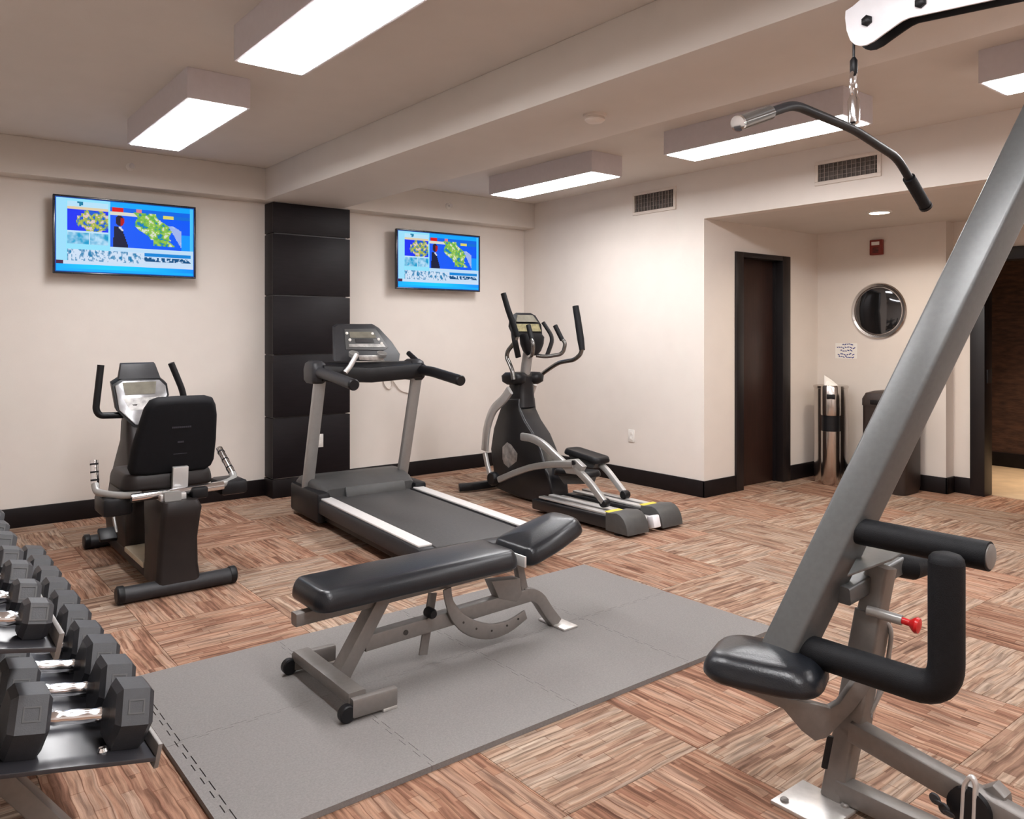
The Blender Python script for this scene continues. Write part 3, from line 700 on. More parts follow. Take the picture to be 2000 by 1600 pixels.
# printed marks on the backrest shell
def bp(u, v, k=.0885): return by + V(1, 0, 0)*u + V(0, -math.sin(tl), math.cos(tl))*v + V(0, -math.cos(tl), -math.sin(tl))*k
random.seed(11)
for v_, n_c, w_ in ((.052, 10, .0085), (-.035, 4, .007), (-.105, 1, .075)):
    m = MB(); x_ = -.02 - n_c*w_*.6
    for i in range(n_c):
        m.box(bp(x_ + (i+.5)*w_*1.25 + .03, v_), (w_, .0012, .003 if n_c == 1 else .010), rot=(tl, 0, 0))
    m.build('printed_mark', 'greytxt', bk)
MB().tube([(1.12, 4.74, .545), (1.0, 4.80, .545), (.925, 4.90, .56), (.925, 4.93, .60)], .020, bend=.06).build('left_grip_arm', 'tsteel', t)
h = MB().tube([(.925, 4.93, .585), (.925, 4.96, .73)], .021).build('left_hand_grip', 'chrome', t)
for k in (.25, .55, .85): q = V(.925, 4.93, .585).lerp(V(.925, 4.96, .73), k); MB().lathe([(.0225, -.005), (.0225, .005)], q, (0, .2, 1), n=16).build('grip_ring', 'black', h)
MB().tube([(1.50, 4.72, .55), (1.60, 4.78, .545), (1.685, 4.88, .55), (1.69, 4.92, .575)], .022, bend=.06).build('right_grip_arm', 'tsteel', t)
h = MB().tube([(1.695, 4.92, .565), (1.69, 5.17, .70)], .021).build('right_hand_grip', 'chrome', t)
for k in (.25, .55, .85): q = V(1.695, 4.92, .565).lerp(V(1.69, 5.17, .70), k); MB().lathe([(.0225, -.005), (.0225, .005)], q, (0, .9, .5), n=16).build('grip_ring', 'black', h)
MB().bb(.935, 1.09, 4.78, 5.02, .43, .535, bev=.02).build('left_side_box', 'black', t)
MB().bb(1.57, 1.73, 4.76, 4.98, .475, .56, bev=.02).build('right_side_box', 'black', t)
def rr4(y0, y1, z, x0, x1, r=.05): return rr3(x0, x1, y0, y1, z, r)
MB().loft([rr4(5.30, 5.90, .10, 1.17, 1.39), rr4(5.26, 5.92, .25, 1.16, 1.41), rr4(5.30, 5.88, .45, 1.18, 1.41), rr4(5.38, 5.82, .60, 1.20, 1.39), rr4(5.50, 5.76, .74, 1.22, 1.36), rr4(5.56, 5.76, .86, 1.23, 1.33, .03), rr4(5.58, 5.72, .98, 1.25, 1.31, .02)]).build('drive_shroud', 'brownblk', t, smooth=50)
for s in (-1, 1):
    cr_ = MB().bar([(CX+s*.15, 5.50, .33), (CX+s*.15, 5.50+s*.11, .33+s*.13)], .03, .016, up=(1, 0, 0)).build('crank', 'tsteel', t)
    MB().box((CX+s*.20, 5.50+s*.11, .33+s*.13), (.10, .10, .03), rot=(R(35), 0, 0), bev=.008).build('pedal', 'black', cr_)
def cp(u, v): return py(u, v, 5.66 - .12*(v-738)/95)
hood = [cp(u, v) for u, v in [(219, 752), (238, 740), (312, 738), (327, 750), (331, 772), (318, 800), (285, 835), (262, 835), (228, 803)]]
c_ = MB().prism([p + V(0, .004, 0) for p in hood], (0, .07, .02), bev=.006).build('console_housing', 'black', t)
rim = [cp(u, v) for u, v in [(224, 754), (240, 744), (311, 742), (323, 753), (326, 771), (314, 797), (283, 830), (264, 830), (232, 801)]]
MB().prism([p + V(0, -.010, 0) for p in rim], (0, .016, 0), bev=.006).build('console_face', 'conface', t)
sc_ = [cp(u, v) for u, v in [(238, 747), (304, 745), (302, 768), (244, 772)]]
MB().prism([p + V(0, -.014, 0) for p in sc_], (0, .006, 0)).build('console_display', 'lcd', c_)
sc_ = [cp(u, v) for u, v in [(240, 778), (308, 775), (296, 798), (254, 802)]]
MB().prism([p + V(0, -.013, 0) for p in sc_], (0, .005, 0)).build('keypad', 'logo', c_)
sc_ = [cp(u, v) for u, v in [(231, 741), (236, 712), (303, 710), (314, 739)]]
MB().prism([p + V(0, .0, 0) for p in sc_], (0, .035, .01), bev=.004).build('reading_rack', 'charcoal', c_)
for uvs in ([(197, 713), (187, 800), (194, 812), (240, 811)], [(334, 709), (357, 764), (362, 800), (310, 812)]):
    MB().tube([py(u, v, 5.62) for u, v in uvs], .021, bend=.05).build('handlebar', 'black', t)

# ================================================================ TREADMILL
TR, TA = Vector((2.995, 5.90, 0)), R(-4.3)
t = thing('treadmill', 'silver and black treadmill in front of the dark pillar', 'treadmill', TR)
t.rotation_euler = (0, 0, TA)
def L(x, y, z): return TR + V(x, y, z)                     # local -> authored
def W(p): return TR + Matrix.Rotation(-TA, 3, 'Z') @ (p - TR)   # world point -> authored
MB().bb(TR.x-.40, TR.x+.40, TR.y-2.06, TR.y+.14, .045, .165, bev=.015).build('base_frame', 'black', t)
for s in (-1, 1):
    x0, x1 = sorted((TR.x+s*.33, TR.x+s*.445))
    sr = MB().bb(x0, x1, TR.y-2.05, TR.y-.36, .10, .205, bev=.02).build('side_rail', 'charcoal', t)
    x0, x1 = sorted((TR.x+s*.338, TR.x+s*.428))
    MB().bb(x0, x1, TR.y-2.02, TR.y-.44, .204, .218, bev=.005).build('step_strip', 'strip', sr)
    x0, x1 = sorted((TR.x+s*.35, TR.x+s*.455))
    MB().bb(x0, x1, TR.y-.46, TR.y+.16, .03, .255, bev=.025).build('upright_boot', 'black', t)
    up = MB().bar([L(s*.405, -.10, .22), L(s*.405, -.375, 1.10)], .050, .088, r=.012, up=(1, 0, 0)).build('upright', 'tsteel', t)
    for y in (-1.85, .08): MB().lathe([(.03, 0), (.035, .01), (.025, .05)], (TR.x+s*.34, TR.y+y, 0), n=16).build('leveling_foot', 'black', t)
MB().bb(TR.x-.325, TR.x+.325, TR.y-2.05, TR.y-.30, .155, .203, bev=.012).build('running_belt', 'belt', t)
MB().bb(TR.x-.44, TR.x+.44, TR.y-2.14, TR.y-2.03, .06, .20, bev=.025).build('rear_roller_cover', 'charcoal', t)
def hr(y, z0, z1, hx): return [TR + V(u, y, (z0+z1)/2+v) for u, v in rrect(2*hx, z1-z0, .035, 4)]
MB().loft([hr(.17, .06, .20, .40), hr(.14, .05, .27, .42), hr(.05, .05, .315, .425), hr(-.10, .06, .32, .42), hr(-.28, .10, .295, .40), hr(-.40, .16, .265, .37)]).build('motor_hood', 'dgrey', t, smooth=50)
MB().box(L(.03, -.415, .232), (.50, .035, .085), rot=(R(-20), 0, 0), bev=.012).build('hood_lip', 'dgrey', t)
# console
MB().loft([[L(u, -.27+v*.9, 1.075) for u, v in rrect(.86, .20, .06, 4)], [L(u, -.27+v, 1.11) for u, v in rrect(.93, .26, .08, 4)], [L(u, -.27+v, 1.17) for u, v in rrect(.94, .28, .09, 4)], [L(u, -.25+v, 1.215) for u, v in rrect(.86, .22, .08, 4)]]).build('console_base', 'black', t, smooth=50)
for s in (-1, 1):
    MB().loft([[L(s*.415+u, -.30+v, z) for u, v in rrect(.115*k, .24*k, .04, 4)] for z, k in ((1.065, .8), (1.09, 1.0), (1.17, 1.02), (1.215, .9), (1.235, .6))]).build('shoulder', 'charcoal', t, smooth=50)
    g = MB().tube([L(s*.42, -.42, 1.15), L(s*.425, -.62, 1.14), L(s*.42, -1.05, 1.095)], .038, ry=.040, n=18).build('hand_rail', 'charcoal' if s < 0 else 'black', t)
    MB().lathe([(.041, -.01), (.041, .005), (.034, .014)], L(s*.42, -1.05, 1.095), (0, -1, -.09), n=18).build('end_cap', 'black', g)
MB().bar([L(-.40, -.42, 1.145), L(0, -.40, 1.12), L(.42, -.42, 1.145)], .05, .12, r=.02).build('cross_bar', 'black', t)
def tc(u, v): return W(py(u, v, 5.78 - .20*(v-635)/65))
pan = [tc(u, v) for u, v in [(654, 706), (653, 640), (661, 635), (731, 635), (741, 641), (766, 668), (782, 692), (780, 706)]]
cn = MB().prism(pan, (0, .05, .012), bev=.008).build('console_panel', 'charcoal', t)
fc = [tc(u, v) for u, v in [(675, 683), (672, 643), (733, 642), (758, 678), (750, 684)]]
MB().prism([p + V(0, -.008, 0) for p in fc], (0, .012, 0), bev=.003).build('control_face', 'dgrey', cn)
for uv, mm in (([(683, 660), (681, 648), (727, 648), (734, 660)], 'lcd'), ([(694, 669), (693, 662), (727, 662), (730, 669)], 'frame_dark'), ([(681, 678), (680, 672), (748, 672), (752, 678)], 'logo')):
    MB().prism([tc(u, v) + V(0, -.013, 0) for u, v in uv], (0, .006, 0)).build('display_window', mm, cn)
for u, v in ((676, 651), (682, 664), (726, 652), (738, 663), (744, 671)):
    MB().lathe([(.012, 0), (.012, .004), (.008, .006)], tc(u, v) + V(0, -.012, 0), (0, -1, .2), n=12).build('button', 'white', cn)
for u in (690, 745):
    q = W(py(u, 696, 5.55)); MB().lathe([(.035, 0), (.04, .03), (.036, .03), (.03, .006)], q, (0, -.5, 1), n=18).build('cup_holder', 'tsteel', cn)
MB().prism([W(py(u, v, 5.54)) for u, v in [(702, 703), (700, 694), (745, 694), (752, 706)]], (0, .02, 0), bev=.003).build('lower_tray', 'logo', cn)
MB().tube([W(py(u, v, 5.46)) for u, v in [(697, 692), (684, 716), (674, 728)]], .020, bend=.03).build('pulse_grip', 'silver', t)
MB().tube([W(px(u, v, 3.40)) for u, v in [(798, 690), (826, 716), (842, 728)]], .021, bend=.03).build('pulse_grip', 'black', t)

# ================================================================ ELLIPTICAL
t = thing('elliptical_trainer', 'black and silver elliptical trainer near the room corner', 'elliptical trainer', (4.40, 4.9, 0))
EX = 4.40
sil = [(984, 779), (975, 800), (963, 836), (957, 877), (962, 915), (966, 953), (1011, 972), (1060, 985), (1078, 975), (1074, 940), (1066, 920), (1056, 885), (1042, 850), (1024, 822), (1014, 800), (1012, 779)]
pts = [px(u, v, EX-.10) for u, v in sil]
MB().prism(pts, (.20, 0, 0), bev=.022, seg=3).build('drive_shroud', 'blacksat', t, smooth=50)
MB().loft([[V(EX+u, 5.42+v, z) for u, v in rrect(.17*k, .22*k, .04, 4)] for z, k in ((.80, 1.05), (.90, .95), (1.0, .9), (1.06, 1.0), (1.10, .8))]).build('neck_shroud', 'blacksat', t, smooth=50)
for s in (-1, 1):
    MB().loft([[V(EX+s*.10+u*(1 if s > 0 else 1), 5.40+v, 1.05+w_) for u, v in rrect(.15*k, .24*k, .06, 4)] for w_, k in ((-.055, .6), (-.03, .95), (.02, 1.0), (.05, .75))]).build('pivot_cover', 'black', t, smooth=60)
badge = [px(u, v, EX-.104) for u, v in [(981, 897), (981, 873), (990, 864), (998, 869), (1010, 886), (1009, 901), (993, 914), (984, 906)]]
MB().prism(badge, (.008, 0, 0), bev=.003).build('badge', 'logo', t)
MB().tube([px(1024, 745, EX), px(1028, 712, EX), px(1032, 684, EX)], .045, n=18).build('neck_post', 'tsteel', t)
# console
c0 = px(1036, 672, EX)
MB().loft([[c0 + V(u, v*.8, 0) + V(0, -.02, z) for u, v in rrect(.20*k, .15*k, .05, 4)] for z, k in ((-.10, .5), (-.06, .85), (.0, 1.05), (.06, 1.1), (.09, .9))]).build('console_bowl', 'black', t, smooth=50)
e1 = V(1, 0, 0); e2 = V(0, .38, .925)
cc = px(1029, 634, EX)
cn = MB().prism([cc + e1*u + e2*v for u, v in [(-.15, -.10), (.15, -.10), (.17, .0), (.13, .09), (.08, .115), (-.08, .115), (-.13, .09), (-.17, .0)]], V(0, .05, -.02), bev=.008).build('console_panel', 'black', t)
MB().prism([cc + e1*u + e2*v + V(0, -.012, .005) for u, v in [(-.12, .02), (.12, .02), (.085, .085), (-.085, .085)]], (0, .008, 0)).build('display_window', 'lcd', cn)
MB().prism([cc + e1*u + e2*v + V(0, -.012, .005) for u, v in [(-.13, -.07), (.13, -.07), (.125, .0), (-.125, .0)]], (0, .008, 0)).build('keypad', 'olive', cn)
for s in (-1, 1):
    MB().bar(fillet([cc + V(s*.17, -.02, .02), cc + V(s*.22, -.10, -.12), cc + V(s*.16, -.08, -.28)], .06), .05, .03, r=.012).build('console_wing', 'black', t)
    hd = MB().tube([c0 + V(s*.04, -.03, -.10), c0 + V(s*.10, -.10, -.11), V(EX+s*.17, 5.06, 1.265), V(EX+s*.18, 5.04, 1.36), V(EX+s*.17, 5.08, 1.40)], .017, bend=.05).build('fixed_handle', 'dchrome', t)
    MB().tube([V(EX+s*.17, 5.07, 1.385), V(EX+s*.15, 5.14, 1.51)], .021).build('hand_grip', 'foam', hd)
lh = [(1003, 742), (1001, 725), (996, 712), (989, 697), (992, 685), (1006, 668), (1010, 655)]
h = MB().tube([px(u, v, 4.20) for u, v in lh], .019, bend=.05).build('moving_handle', 'dchrome', t)
MB().tube([px(1011, 658, 4.20), px(1002, 632, 4.17), px(992, 604, 4.14), px(983, 573, 4.12)], .025, scales=[.9, 1.05, 1.0, .95]).build('hand_grip', 'foam', h)
rh = [(1052, 736), (1070, 722), (1092, 708), (1122, 703), (1134, 692), (1137, 680)]
h = MB().tube([px(u, v, 4.66) for u, v in rh], .019, bend=.06).build('moving_handle', 'dchrome', t)
MB().tube([px(1137, 684, 4.66), px(1134, 662, 4.67), px(1128, 622, 4.68), px(1124, 598, 4.68)], .029, scales=[.85, 1.05, 1.0, .95]).build('hand_grip', 'foam', h)
# swing levers
lv = [(996, 762), (984, 780), (962, 800), (950, 838), (947, 880)]
MB().bar(fillet([px(u, v, 4.20) for u, v in lv], .08), .085, .03, r=.012, up=(1, 0, 0)).build('swing_lever', 'silver', t)
MB().bar([px(947, 884, 4.20), px(951, 905, 4.20), px(958, 932, 4.20)], .04, .03, up=(1, 0, 0)).build('lever_link', 'silver', t)
MB().bar([V(4.62, 5.5, .98), V(4.62, 5.7, .60), V(4.62, 5.62, .28)], .05, .03, up=(1, 0, 0), bend=.15).build('swing_lever', 'silver', t)
MB().lathe([(.05, -.035), (.06, -.02), (.06, .02), (.05, .035)], px(964, 935, 4.20), (1, 0, 0), n=20).build('pivot_hub', 'black', t)
link = [(975, 937), (1000, 926), (1035, 913), (1075, 907), (1120, 907)]
MB().bar(fillet([px(u, v, 4.17) for u, v in link], .1), .055, .04, r=.015, up=(1, 0, 0)).build('pedal_arm', 'tsteel', t)
link = [(1020, 853), (1040, 856), (1062, 868), (1082, 888), (1108, 912)]
MB().bar(fillet([px(u, v, 4.20) for u, v in link], .1), .065, .045, r=.015, up=(1, 0, 0)).build('crank_link', 'tsteel', t)
gs = [px(u, v, 4.17) for u, v in [(1092, 900), (1122, 897), (1138, 912), (1130, 928), (1105, 925)]]
MB().prism(gs, (.05, 0, 0), bev=.008).build('joint_plate', 'tsteel', t)
MB().lathe([(.018, 0), (.018, .012)], px(1121, 904, 4.165), (-1, 0, 0), n=14).build('joint_bolt', 'black', t)
MB().bar(fillet([px(u, v, 4.19) for u, v in [(1126, 917), (1150, 940), (1180, 981)]], .1), .055, .045, r=.014, up=(1, 0, 0)).build('roller_arm', 'tsteel', t)
MB().lathe([(.03, -.03), (.035, -.02), (.035, .02), (.03, .03)], px(1181, 982, 4.20), (1, 0, 0), n=18).build('roller_wheel', 'black', t)
MB().bar(fillet([V(4.62, 4.95, .42), V(4.62, 4.62, .36), V(4.60, 4.36, .17)], .1), .05, .04, r=.012, up=(1, 0, 0)).build('roller_arm', 'silver', t)
MB().lathe([(.03, -.03), (.035, -.02), (.035, .02), (.03, .03)], V(4.60, 4.36, .165), (1, 0, 0), n=18).build('roller_wheel', 'black', t)
def pedal(x, y, z, pitch):
    e1 = V(0, -math.cos(pitch), math.sin(pitch)); e3 = V(0, math.sin(pitch), math.cos(pitch)); c = V(x, y, z)
    p = MB().pad(rrect(.42, .19, .06, 4), c, e1, (1, 0, 0), e3, .05, .02, crown=-.01).build('foot_pedal', 'black', t, smooth=50)
    MB().prism([c + e1*a + e3*b + V(-.06, 0, 0) for a, b in [(-.17, 0), (.17, 0), (.14, -.05), (-.10, -.07)]], (.12, 0, 0), bev=.008).build('pedal_bracket', 'dgrey', p)
pedal(4.60, 4.80, .40, R(-6))
pedal(4.36, 4.66, .30, R(4))
# twin roller tracks
for x, nm in ((4.19, 'l'), (4.56, 'r')):
    tk = MB().prism([V(x-.105, y, z) for y, z in [(4.90, .03), (4.90, .11), (4.0, .125), (4.0, .03)]], (.21, 0, 0), bev=.012).build('roller_track', 'blacksat', t)
    for s in (-.052, .052): MB().bb(x+s-.03, x+s+.03, 4.0, 4.84, .122, .138, bev=.004).build('track_rail', 'silver', tk)
    arc_ = [V(x-.115, 4.06, .02), V(x-.115, 4.06, .15)] + [V(x-.115, 3.95 - .11*math.sin(R(k)), .02 + .145*math.cos(R(k))) for k in (0, 20, 40, 60, 80, 90)]
    MB().prism(arc_, (.23, 0, 0), bev=.01).build('rear_cover', 'dgrey', tk)
    MB().box(V(x-.03, 4.045, .152), (.15, .06, .006), rot=(R(4), 0, 0), bev=.002).build('caution_label', 'yellow', tk)
MB().bb(EX-.06, EX+.03, 3.90, 4.9, .03, .10, bev=.012).build('center_spine', 'silver', t)
MB().box(V(4.385, 3.87, .075), (.075, .06, .09), rot=(R(-15), 0, 0), bev=.01).build('spine_end', 'plate', t)
MB().bar(fillet([V(4.08, 5.92, .045), V(4.20, 5.86, .05), V(4.62, 5.86, .05), V(4.74, 5.92, .045)], .06), .075, .07, r=.02).build('front_foot', 'black', t)
MB().bb(4.36, 4.45, 4.85, 5.0, 0, .08, bev=.01).build('middle_foot', 'black', t)
for x in (4.12, 4.64): MB().lathe([(.03, 0), (.03, .03)], V(x, 3.97, 0), n=14).build('rubber_foot', 'black', t)

# ================================================================ MULTI-GYM (pulldown station)
t = thing('multi_gym', 'grey steel multi-gym with slanted arm, padded rollers and black seat', 'multi-gym', (2.30, 1.10, 0))
D0 = 2.45
P0, P1 = pd(1529, 1285, D0), pd(2075, 165, D0)
ax = (P1 - P0).normalized(); back = (_C - P0.lerp(P1, .45)); back = (back - ax*back.dot(ax)).normalized(); side = ax.cross(back).normalized()    # side: to lower right of arm
if side.dot(_rt) < 0: side = -side
th = R(30); n1 = back*math.cos(th) - side*math.sin(th)
arm = MB().sweep(rrect(.113, .113, .012, 3), [P0, P1], up=n1).build('slanted_arm', 'armsteel', t)
sgn = 1 if True else -1
n2 = (back*math.sin(th) + side*math.cos(th)).normalized()
MB().sweep(rrect(.106, .106, .01, 2), [P0 - ax*.006, P0 + ax*.004], up=n1).build('arm_end_cap', 'black', arm)
# upper roller along -Y
a = pd(1690, 1038, 2.40)
def slide(a, ucol):
    # walk from a along -Y until the given photo column, i.e. find the free end of a bar parallel to Y
    for i in range(1, 400):
        q = a + V(0, -i*.0025, 0); s_ = q - _C
        if 1000 + F*s_.dot(_rt)/s_.dot(_fw) >= ucol: return q
b = slide(a, 1932)
ro = MB().tube([a + V(-.01, .03, 0), b], .040, n=24).build('padded_roller', 'foam', t)
MB().lathe([(.034, 0), (.034, .006), (.028, .008)], b + V(0, .002, 0), (0, -1, 0), n=24).build('roller_cap', 'steel', ro)
MB().tube([a + V(-.01, .06, 0), b + V(0, .02, 0)], .02, n=12).build('roller_core', 'armsteel', ro)
# L-shaped padded handle
a = pd(1572, 1262, 2.44)
b = slide(a, 1848); bd = (b - _C).dot(_fw)
tp = V(b.x, b.y, pd(1848, 1098, bd).z)
MB().tube(fillet([a + V(-.02, .03, 0), b, tp], .085, 8), .045, n=24).build('padded_handle', 'foam', t, smooth=60)
MB().lathe([(.045, -.004), (.043, .010), (.035, .020), (.020, .025), (.001, .026)], tp, (0, 0, 1), n=24).build('handle_tip', 'foam', t, smooth=60)
# seat
sx_, sy_ = V(.927, .376, -.03), V(-.376, .927, .0)
MB().pad(rrect(.30, .35, .10, 6), V(1.965, 1.355, .40) + sx_*.155, sx_, sy_, (0, 0, 1), .085, .06, crown=.012, n=6).build('seat_pad', 'vinyl', t, smooth=60)
sb = [pd(u, v, 2.395) for u, v in [(1428, 1343), (1500, 1356), (1600, 1378), (1622, 1384), (1640, 1374), (1668, 1335), (1690, 1305), (1705, 1300), (1714, 1328), (1668, 1388), (1615, 1442), (1592, 1448), (1566, 1428), (1530, 1385), (1480, 1362)]]
MB().prism(sb, _fw*.03, bev=.003).build('seat_bracket', 'steel', t)
# leaning post and slider
pa, pb = pd(1632, 1556, 2.46), pd(1722, 1105, 2.46)
MB().sweep(rrect(.070, .070, .01, 3), [pa, pb], up=V(0, -1, 0)).build('seat_post', 'steel', t)
sa, sb_ = pd(1664, 1420, 2.45), pd(1706, 1195, 2.45)
MB().sweep(rrect(.084, .084, .01, 3), [sa, sb_], up=V(0, -1, 0)).build('seat_slider', 'steel', t)
k0 = pd(1716, 1196, 2.40); k1 = pd(1762, 1212, 2.35)
kn = MB().tube([k0 + V(-.01, .03, 0), k1], .015, n=16).build('pull_pin', 'tsteel', t)
kd = (k1 - k0).normalized()
MB().lathe([(.010, 0), (.010, .022), (.021, .034), (.024, .040), (.022, .048), (.008, .052)], k1, kd, n=20).build('red_knob', 'red', kn)
rod = [pd(u, v, 2.43) for u, v in [(1716, 1206), (1738, 1222), (1741, 1240), (1729, 1335), (1700, 1392)]]
MB().tube(rod, .007, bend=.02).build('guide_rod', 'tsteel', t)
rod = [pd(u, v, 2.44) for u, v in [(1724, 1215), (1700, 1400)]]
MB().tube(rod, .012).build('position_bar', 'chrome', t)
MB().bar([pd(1622, 1438, 2.42), pd(1610, 1500, 2.42)], .012, .02).build('rubber_bumper', 'black', t)
# top bracket between arm and post
ba, bb_ = pd(1636, 1160, 2.42), pd(1752, 1094, 2.60)
MB().sweep(rrect(.085, .055, .008, 3), [ba, bb_], up=(0, 0, 1)).build('top_bracket', 'armsteel', t)
pl = [pz(u, v, pd(1700, 1100, 2.5).z + .03) for u, v in [(1655, 1128), (1690, 1062), (1764, 1082), (1742, 1096)]]
MB().prism(pl, (0, 0, .008), bev=.002).build('bracket_plate', 'armsteel', t)
MB().tube([pd(1748, 1103, 2.58), pd(1780, 1108, 2.56), pd(1832, 1095, 2.62)], .038, n=18, scales=[1, 1.05, .8]).build('knee_pad', 'foam', t)
# feet and base rails
MB().bb(2.135, 2.315, 1.225, 1.415, 0, .012, bev=.003).build('foot_plate', 'footplate', t)
for q in ((2.165, 1.385), (2.285, 1.255)): MB().lathe([(.013, .012), (.013, .018), (.008, .022)], V(q[0], q[1], 0), n=8).build('foot_bolt', 'steel', t)
MB().bb(2.285, 2.345, .35, 1.29, .015, .075, bev=.006).build('base_rail', 'steel', t)
MB().bar([V(2.325, 1.25, .235), V(2.325, .45, .115)], .06, .065, r=.008).build('sloping_rail', 'steel', t)
# pulley bracket at the lower right
m = MB().bar(fillet([px(1878, 1640, 2.28), px(1884, 1530, 2.28), px(1897, 1515, 2.28), px(1906, 1530, 2.28), px(1902, 1640, 2.28)], .03), .012, .02, up=(1, 0, 0))
m.build('pulley_guard', 'silver', t)
MB().lathe([(.045, -.012), (.055, -.009), (.05, 0), (.055, .009), (.045, .012)], px(1893, 1580, 2.285), (1, 0, 0), n=28).build('low_pulley', 'black', t)
MB().prism([px(u, v, 2.33) for u, v in [(1905, 1545), (1938, 1535), (1962, 1560), (1975, 1640), (1900, 1640)]], (.05, 0, 0), bev=.006).build('pulley_block', 'steel', t)
m = MB()
for i in range(4):
    q = px(1826 + i*9, 1560 + i*10, 2.25); m.lathe([(.012, -.004), (.016, 0), (.012, .004)], q, (1, 0, i % 2), n=12)
m.build('chain', 'charcoal', t)
# tower outside the frame carrying boom and arm
MB().bb(2.46, 2.56, .30, .40, 0, 2.56, bev=.008).build('tower_column', 'steel', t)
MB().bb(2.30, 2.72, .28, .42, 0, .03, bev=.006).build('tower_foot', 'steel', t)
MB().bar([P1 - ax*.05, V(2.51, .35, 2.30)], .08, .08).build('arm_hinge', 'steel', t)
# boom with white cheek plates
bo = [(1681, -2), (1665, 12), (1651, 21), (1650, 35), (1653, 60), (1660, 79), (1669, 87), (1680, 90), (1692, 88), (1706, 81), (1722, 69), (1750, 49), (1762, 41), (1775, 35), (1928, 2), (1990, -11), (1990, -60), (1720, -30)]
pl = [px(u, v, 2.47) for u, v in bo]
cheek = MB().prism(pl, (.008, 0, 0), bev=.002).build('cheek_plate', 'plate', t)
MB().prism([p + V(.062, 0, 0) for p in pl], (.008, 0, 0), bev=.002).build('cheek_plate', 'black', t)
ends = px(1960, -25, 2.505)
MB().bar([V(2.51, .35, 2.53), V(2.51, ends.y + .12, ends.z + .03)], .05, .06).build('boom', 'steel', t)
for u, v in ((1694, 41), (1799, 5)):
    q = px(u, v, 2.47); MB().lathe([(.018, 0), (.018, .008), (.012, .013), (.001, .014)], q, (-1, 0, 0), n=6).build('plate_bolt', 'black', cheek)
q = px(1694, 41, 2.505)
MB().lathe([(.045, -.014), (.05, -.012), (.043, 0), (.05, .012), (.045, .014)], q, (1, 0, 0), n=32).build('top_pulley', 'black', t)
cb = V(2.505, q.y + .046, q.z)
# pulldown bar hanging from the pulley
BZ = 2.122
t2 = thing('pulldown_bar', 'black angled pulldown bar hanging from the white pulley plates', 'pulldown bar', (2.505, cb.y, BZ))
cy = cb.y
MB().tube([cb, V(2.505, cy, BZ+.20)], .0045, n=8).build('cable', 'charcoal', t)
MB().lathe([(.006, .0), (.012, .01), (.012, .05), (.006, .06)], V(2.505, cy, BZ+.175), n=12).build('cable_stop', 'black', t2)
m = MB(); n = 20
MB().tube([V(2.505 + .017*math.sin(2*math.pi*i/n), cy, BZ+.148 + .042*math.cos(2*math.pi*i/n)) for i in range(n+1)], .006, n=8).build('snap_hook', 'chrome', t2)
MB().lathe([(.012, 0), (.019, .006), (.019, .08), (.012, .095), (.010, .118)], V(2.505, cy, BZ+.014), n=16).build('swivel', 'chrome', t2)
barp = [V(1.90, cy, 2.045), V(2.19, cy, 2.148), V(2.505, cy, BZ), V(2.85, cy, 2.060), V(3.05, cy, 1.925)]
barp = [py(1446, 240, cy), py(1550, 204, cy), V(2.505, cy, BZ-.002), py(1752, 308, cy), py(1806, 400, cy)]
br = MB().tube(barp, .0145, bend=.05, n=16).build('bar', 'black', t2)
for a, b in ((barp[0], barp[1]), (barp[4], barp[3])):
    e = a + (b - a).normalized()*.15
    gp = MB().tube([a, e], .0215, n=18).build('rubber_grip', 'foam' if a is barp[4] else 'dchrome', br)
    MB().lathe([(.023, 0), (.023, .010), (.012, .013)], a - (b-a).normalized()*.004, (a-b), n=18).build('end_cap', 'chrome' if a is barp[0] else 'black', gp)

# ================================================================ DUMBBELL RACK
t = thing('dumbbell_rack', 'two-tier grey dumbbell rack along the left edge', 'dumbbell rack', (.20, 3.1, 0))
RA = R(12)
def rk(x, y, z0, xc): return V(xc + (x-xc)*math.cos(RA), y, z0 - (x-xc)*math.sin(RA))
def tray(x0, x1, z, y0, y1, name):
    xc = (x0+x1)/2
    P = [rk(x0, y0, z, xc), rk(x1, y0, z, xc)]
    o = MB().prism([rk(x0, y0, z, xc), rk(x1, y0, z, xc), rk(x1, y0, z-.012, xc), rk(x0, y0, z-.012, xc)], (0, y1-y0, 0), bev=.002).build(name, 'tray', t)
    e = rk(x1, y0, z, xc)
    MB().prism([e + V(-.006, 0, -.03), e + V(.006, 0, -.03), e + V(.018, 0, .03), e + V(.006, 0, .03)], (0, y1-y0, 0), bev=.002).build('front_lip', 'steel', o)
    e = rk(x0, y0, z, xc)
    MB().prism([e + V(-.012, 0, -.02), e + V(0, 0, -.02), e + V(0, 0, .04), e + V(-.012, 0, .04)], (0, y1-y0, 0), bev=.002).build('rear_lip', 'steel', o)
    return o
lt = tray(.17, .555, .39, 2.18, 4.16, 'lower_tray')
ut = tray(-.10, .325, .745, 2.15, 4.12, 'upper_tray')
MB().lathe([(.012, 0), (.014, .006), (.010, .014), (.001, .016)], rk(.44, 2.24, .39, .36), (0, 0, 1), n=14).build('tray_bolt', 'chrome', lt)
for y in (2.42, 3.85):
    MB().bar([V(-.20, y, 0.03), V(-.05, y, .86)], .05, .075, up=(0, 1, 0)).build('rear_upright', 'steel', t)
    MB().bar([V(.43, y, .03), V(.20, y, .36)], .05, .09, up=(0, 1, 0)).build('front_leg', 'steel', t)
    MB().bar([V(-.26, y, .025), V(.47, y, .025)], .06, .05).build('foot_beam', 'steel', t)
    MB().bar([V(-.12, y, .405), V(.50, y, .330)], .045, .045).build('shelf_arm', 'steel', t)
    MB().bar([V(-.11, y, .74), V(.28, y, .685)], .045, .045).build('shelf_arm', 'steel', t)
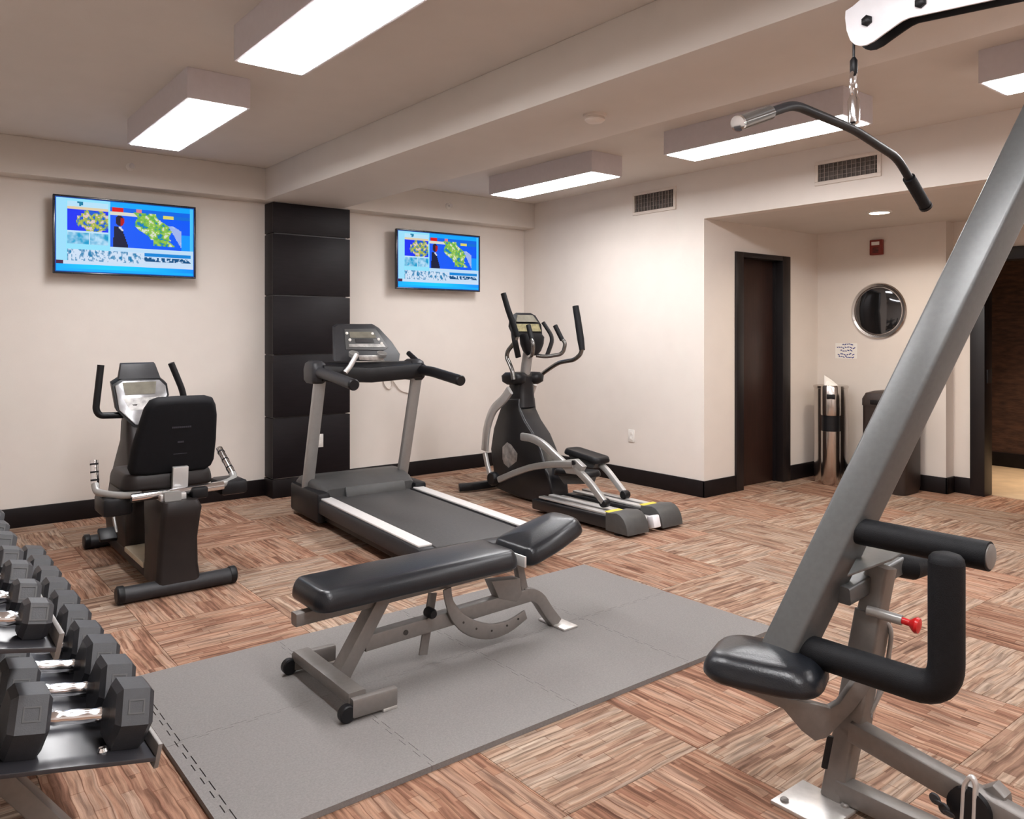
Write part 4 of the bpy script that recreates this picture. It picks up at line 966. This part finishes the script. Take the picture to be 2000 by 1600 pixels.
MB().bar([V(-.12, 2.42, .28), V(-.12, 3.85, .28)], .05, .06).build('cross_brace', 'steel', t)

def dumbbell(s, label, group):
    # axis along local x, resting on a flat, origin at centre of the underside
    t = thing('dumbbell', label, 'dumbbell', (0, 0, 0), group)
    rc = s; ap = rc*math.cos(R(30)); hl = .074; hw = .028 + rc*.72
    OFF[t.name] = V(0, 0, 0)
    for sx in (-1, 1):
        rings = []
        for x, k in ((hl, .80), (hl+.012, 1.0), (hl+hw-.014, 1.0), (hl+hw, .84)):
            rings.append([V(sx*x, rc*k*math.cos(R(60*i)), ap + rc*k*math.sin(R(60*i))) for i in range(6)])
        hd = MB().loft(rings).build('head', 'rubberhex', t, smooth=20)
        a_ = R(150); xm = hl + hw*.5
        nrm = V(0, math.cos(a_+R(60)), math.sin(a_)) 
        for ang in (210-0,):
            pass
        nv = V(0, -math.cos(R(30)), math.sin(R(30))); tv_ = V(0, math.sin(R(30)), math.cos(R(30)))
        cpt = V(sx*xm, 0, ap) + nv*(ap + .0005)
        fr = MB()
        for (u0, u1, w0, w1) in ((-.02, .02, .014, .018), (-.02, .02, -.018, -.014), (-.02, -.016, -.014, .014), (.016, .02, -.014, .014)):
            fr.prism([cpt + V(1, 0, 0)*u0 + tv_*w0, cpt + V(1, 0, 0)*u1 + tv_*w0, cpt + V(1, 0, 0)*u1 + tv_*w1, cpt + V(1, 0, 0)*u0 + tv_*w1], nv*.0012)
        fr.build('embossed_frame', 'dgrey', hd)
    prof = [(.0155, -.078), (.0155, -.062), (.019, -.052), (.0165, -.038), (.0175, -.02), (.0185, 0), (.0175, .02), (.0165, .038), (.019, .052), (.0155, .062), (.0155, .078)]
    MB().lathe(prof, V(0, 0, ap), (1, 0, 0), n=18).build('handle', 'chrome', t, smooth=60)
    return t
ordn = ['nearest the viewer', 'second from the near end', 'third from the near end', 'fourth from the near end', 'fifth from the near end', 'sixth from the near end', 'seventh from the near end', 'eighth from the near end', 'ninth from the near end', 'farthest from the viewer']
big = dumbbell(.089, '', ''); mid = dumbbell(.083, '', ''); sml = [dumbbell(r_, '', '') for r_ in (.050, .054, .058, .062, .066)]; used = {}
def place(proto, x, y, z, xc, label, group):
    o = copy_tree(proto) if proto.name in used else proto
    used[proto.name] = 1
    o.location = rk(x, y, z, xc); o.rotation_euler = (0, RA, 0); o['label'] = label; o['group'] = group
    return o
for i in range(10):
    y = 2.285 + i*.194
    place(big if i < 3 else mid, .372, y, .3912, .3625, 'black hex dumbbell on the lower rack tier, ' + ordn[i], 'dumbbells on the lower tier')
for i in range(10):
    y = 2.235 + i*.190
    place(sml[min(4, i//2)], .175, y, .7462, .1125, 'black hex dumbbell on the upper rack tier, ' + ordn[i], 'dumbbells on the upper tier')

# ================================================================ SMALL THINGS
# loose white cable on the wall behind the treadmill
pts = [py(u, v, YW-.012) for u, v in [(748, 735), (750, 752), (760, 762), (768, 752), (764, 738), (772, 750), (782, 764), (800, 768)]]
o = MB().tube(fillet(pts, .05, 4), .006, n=8).build('wall_cable', 'ventframe', origin=pts[0])
tag(o, 'thin pale cable looping on the wall behind the treadmill console', 'cable')
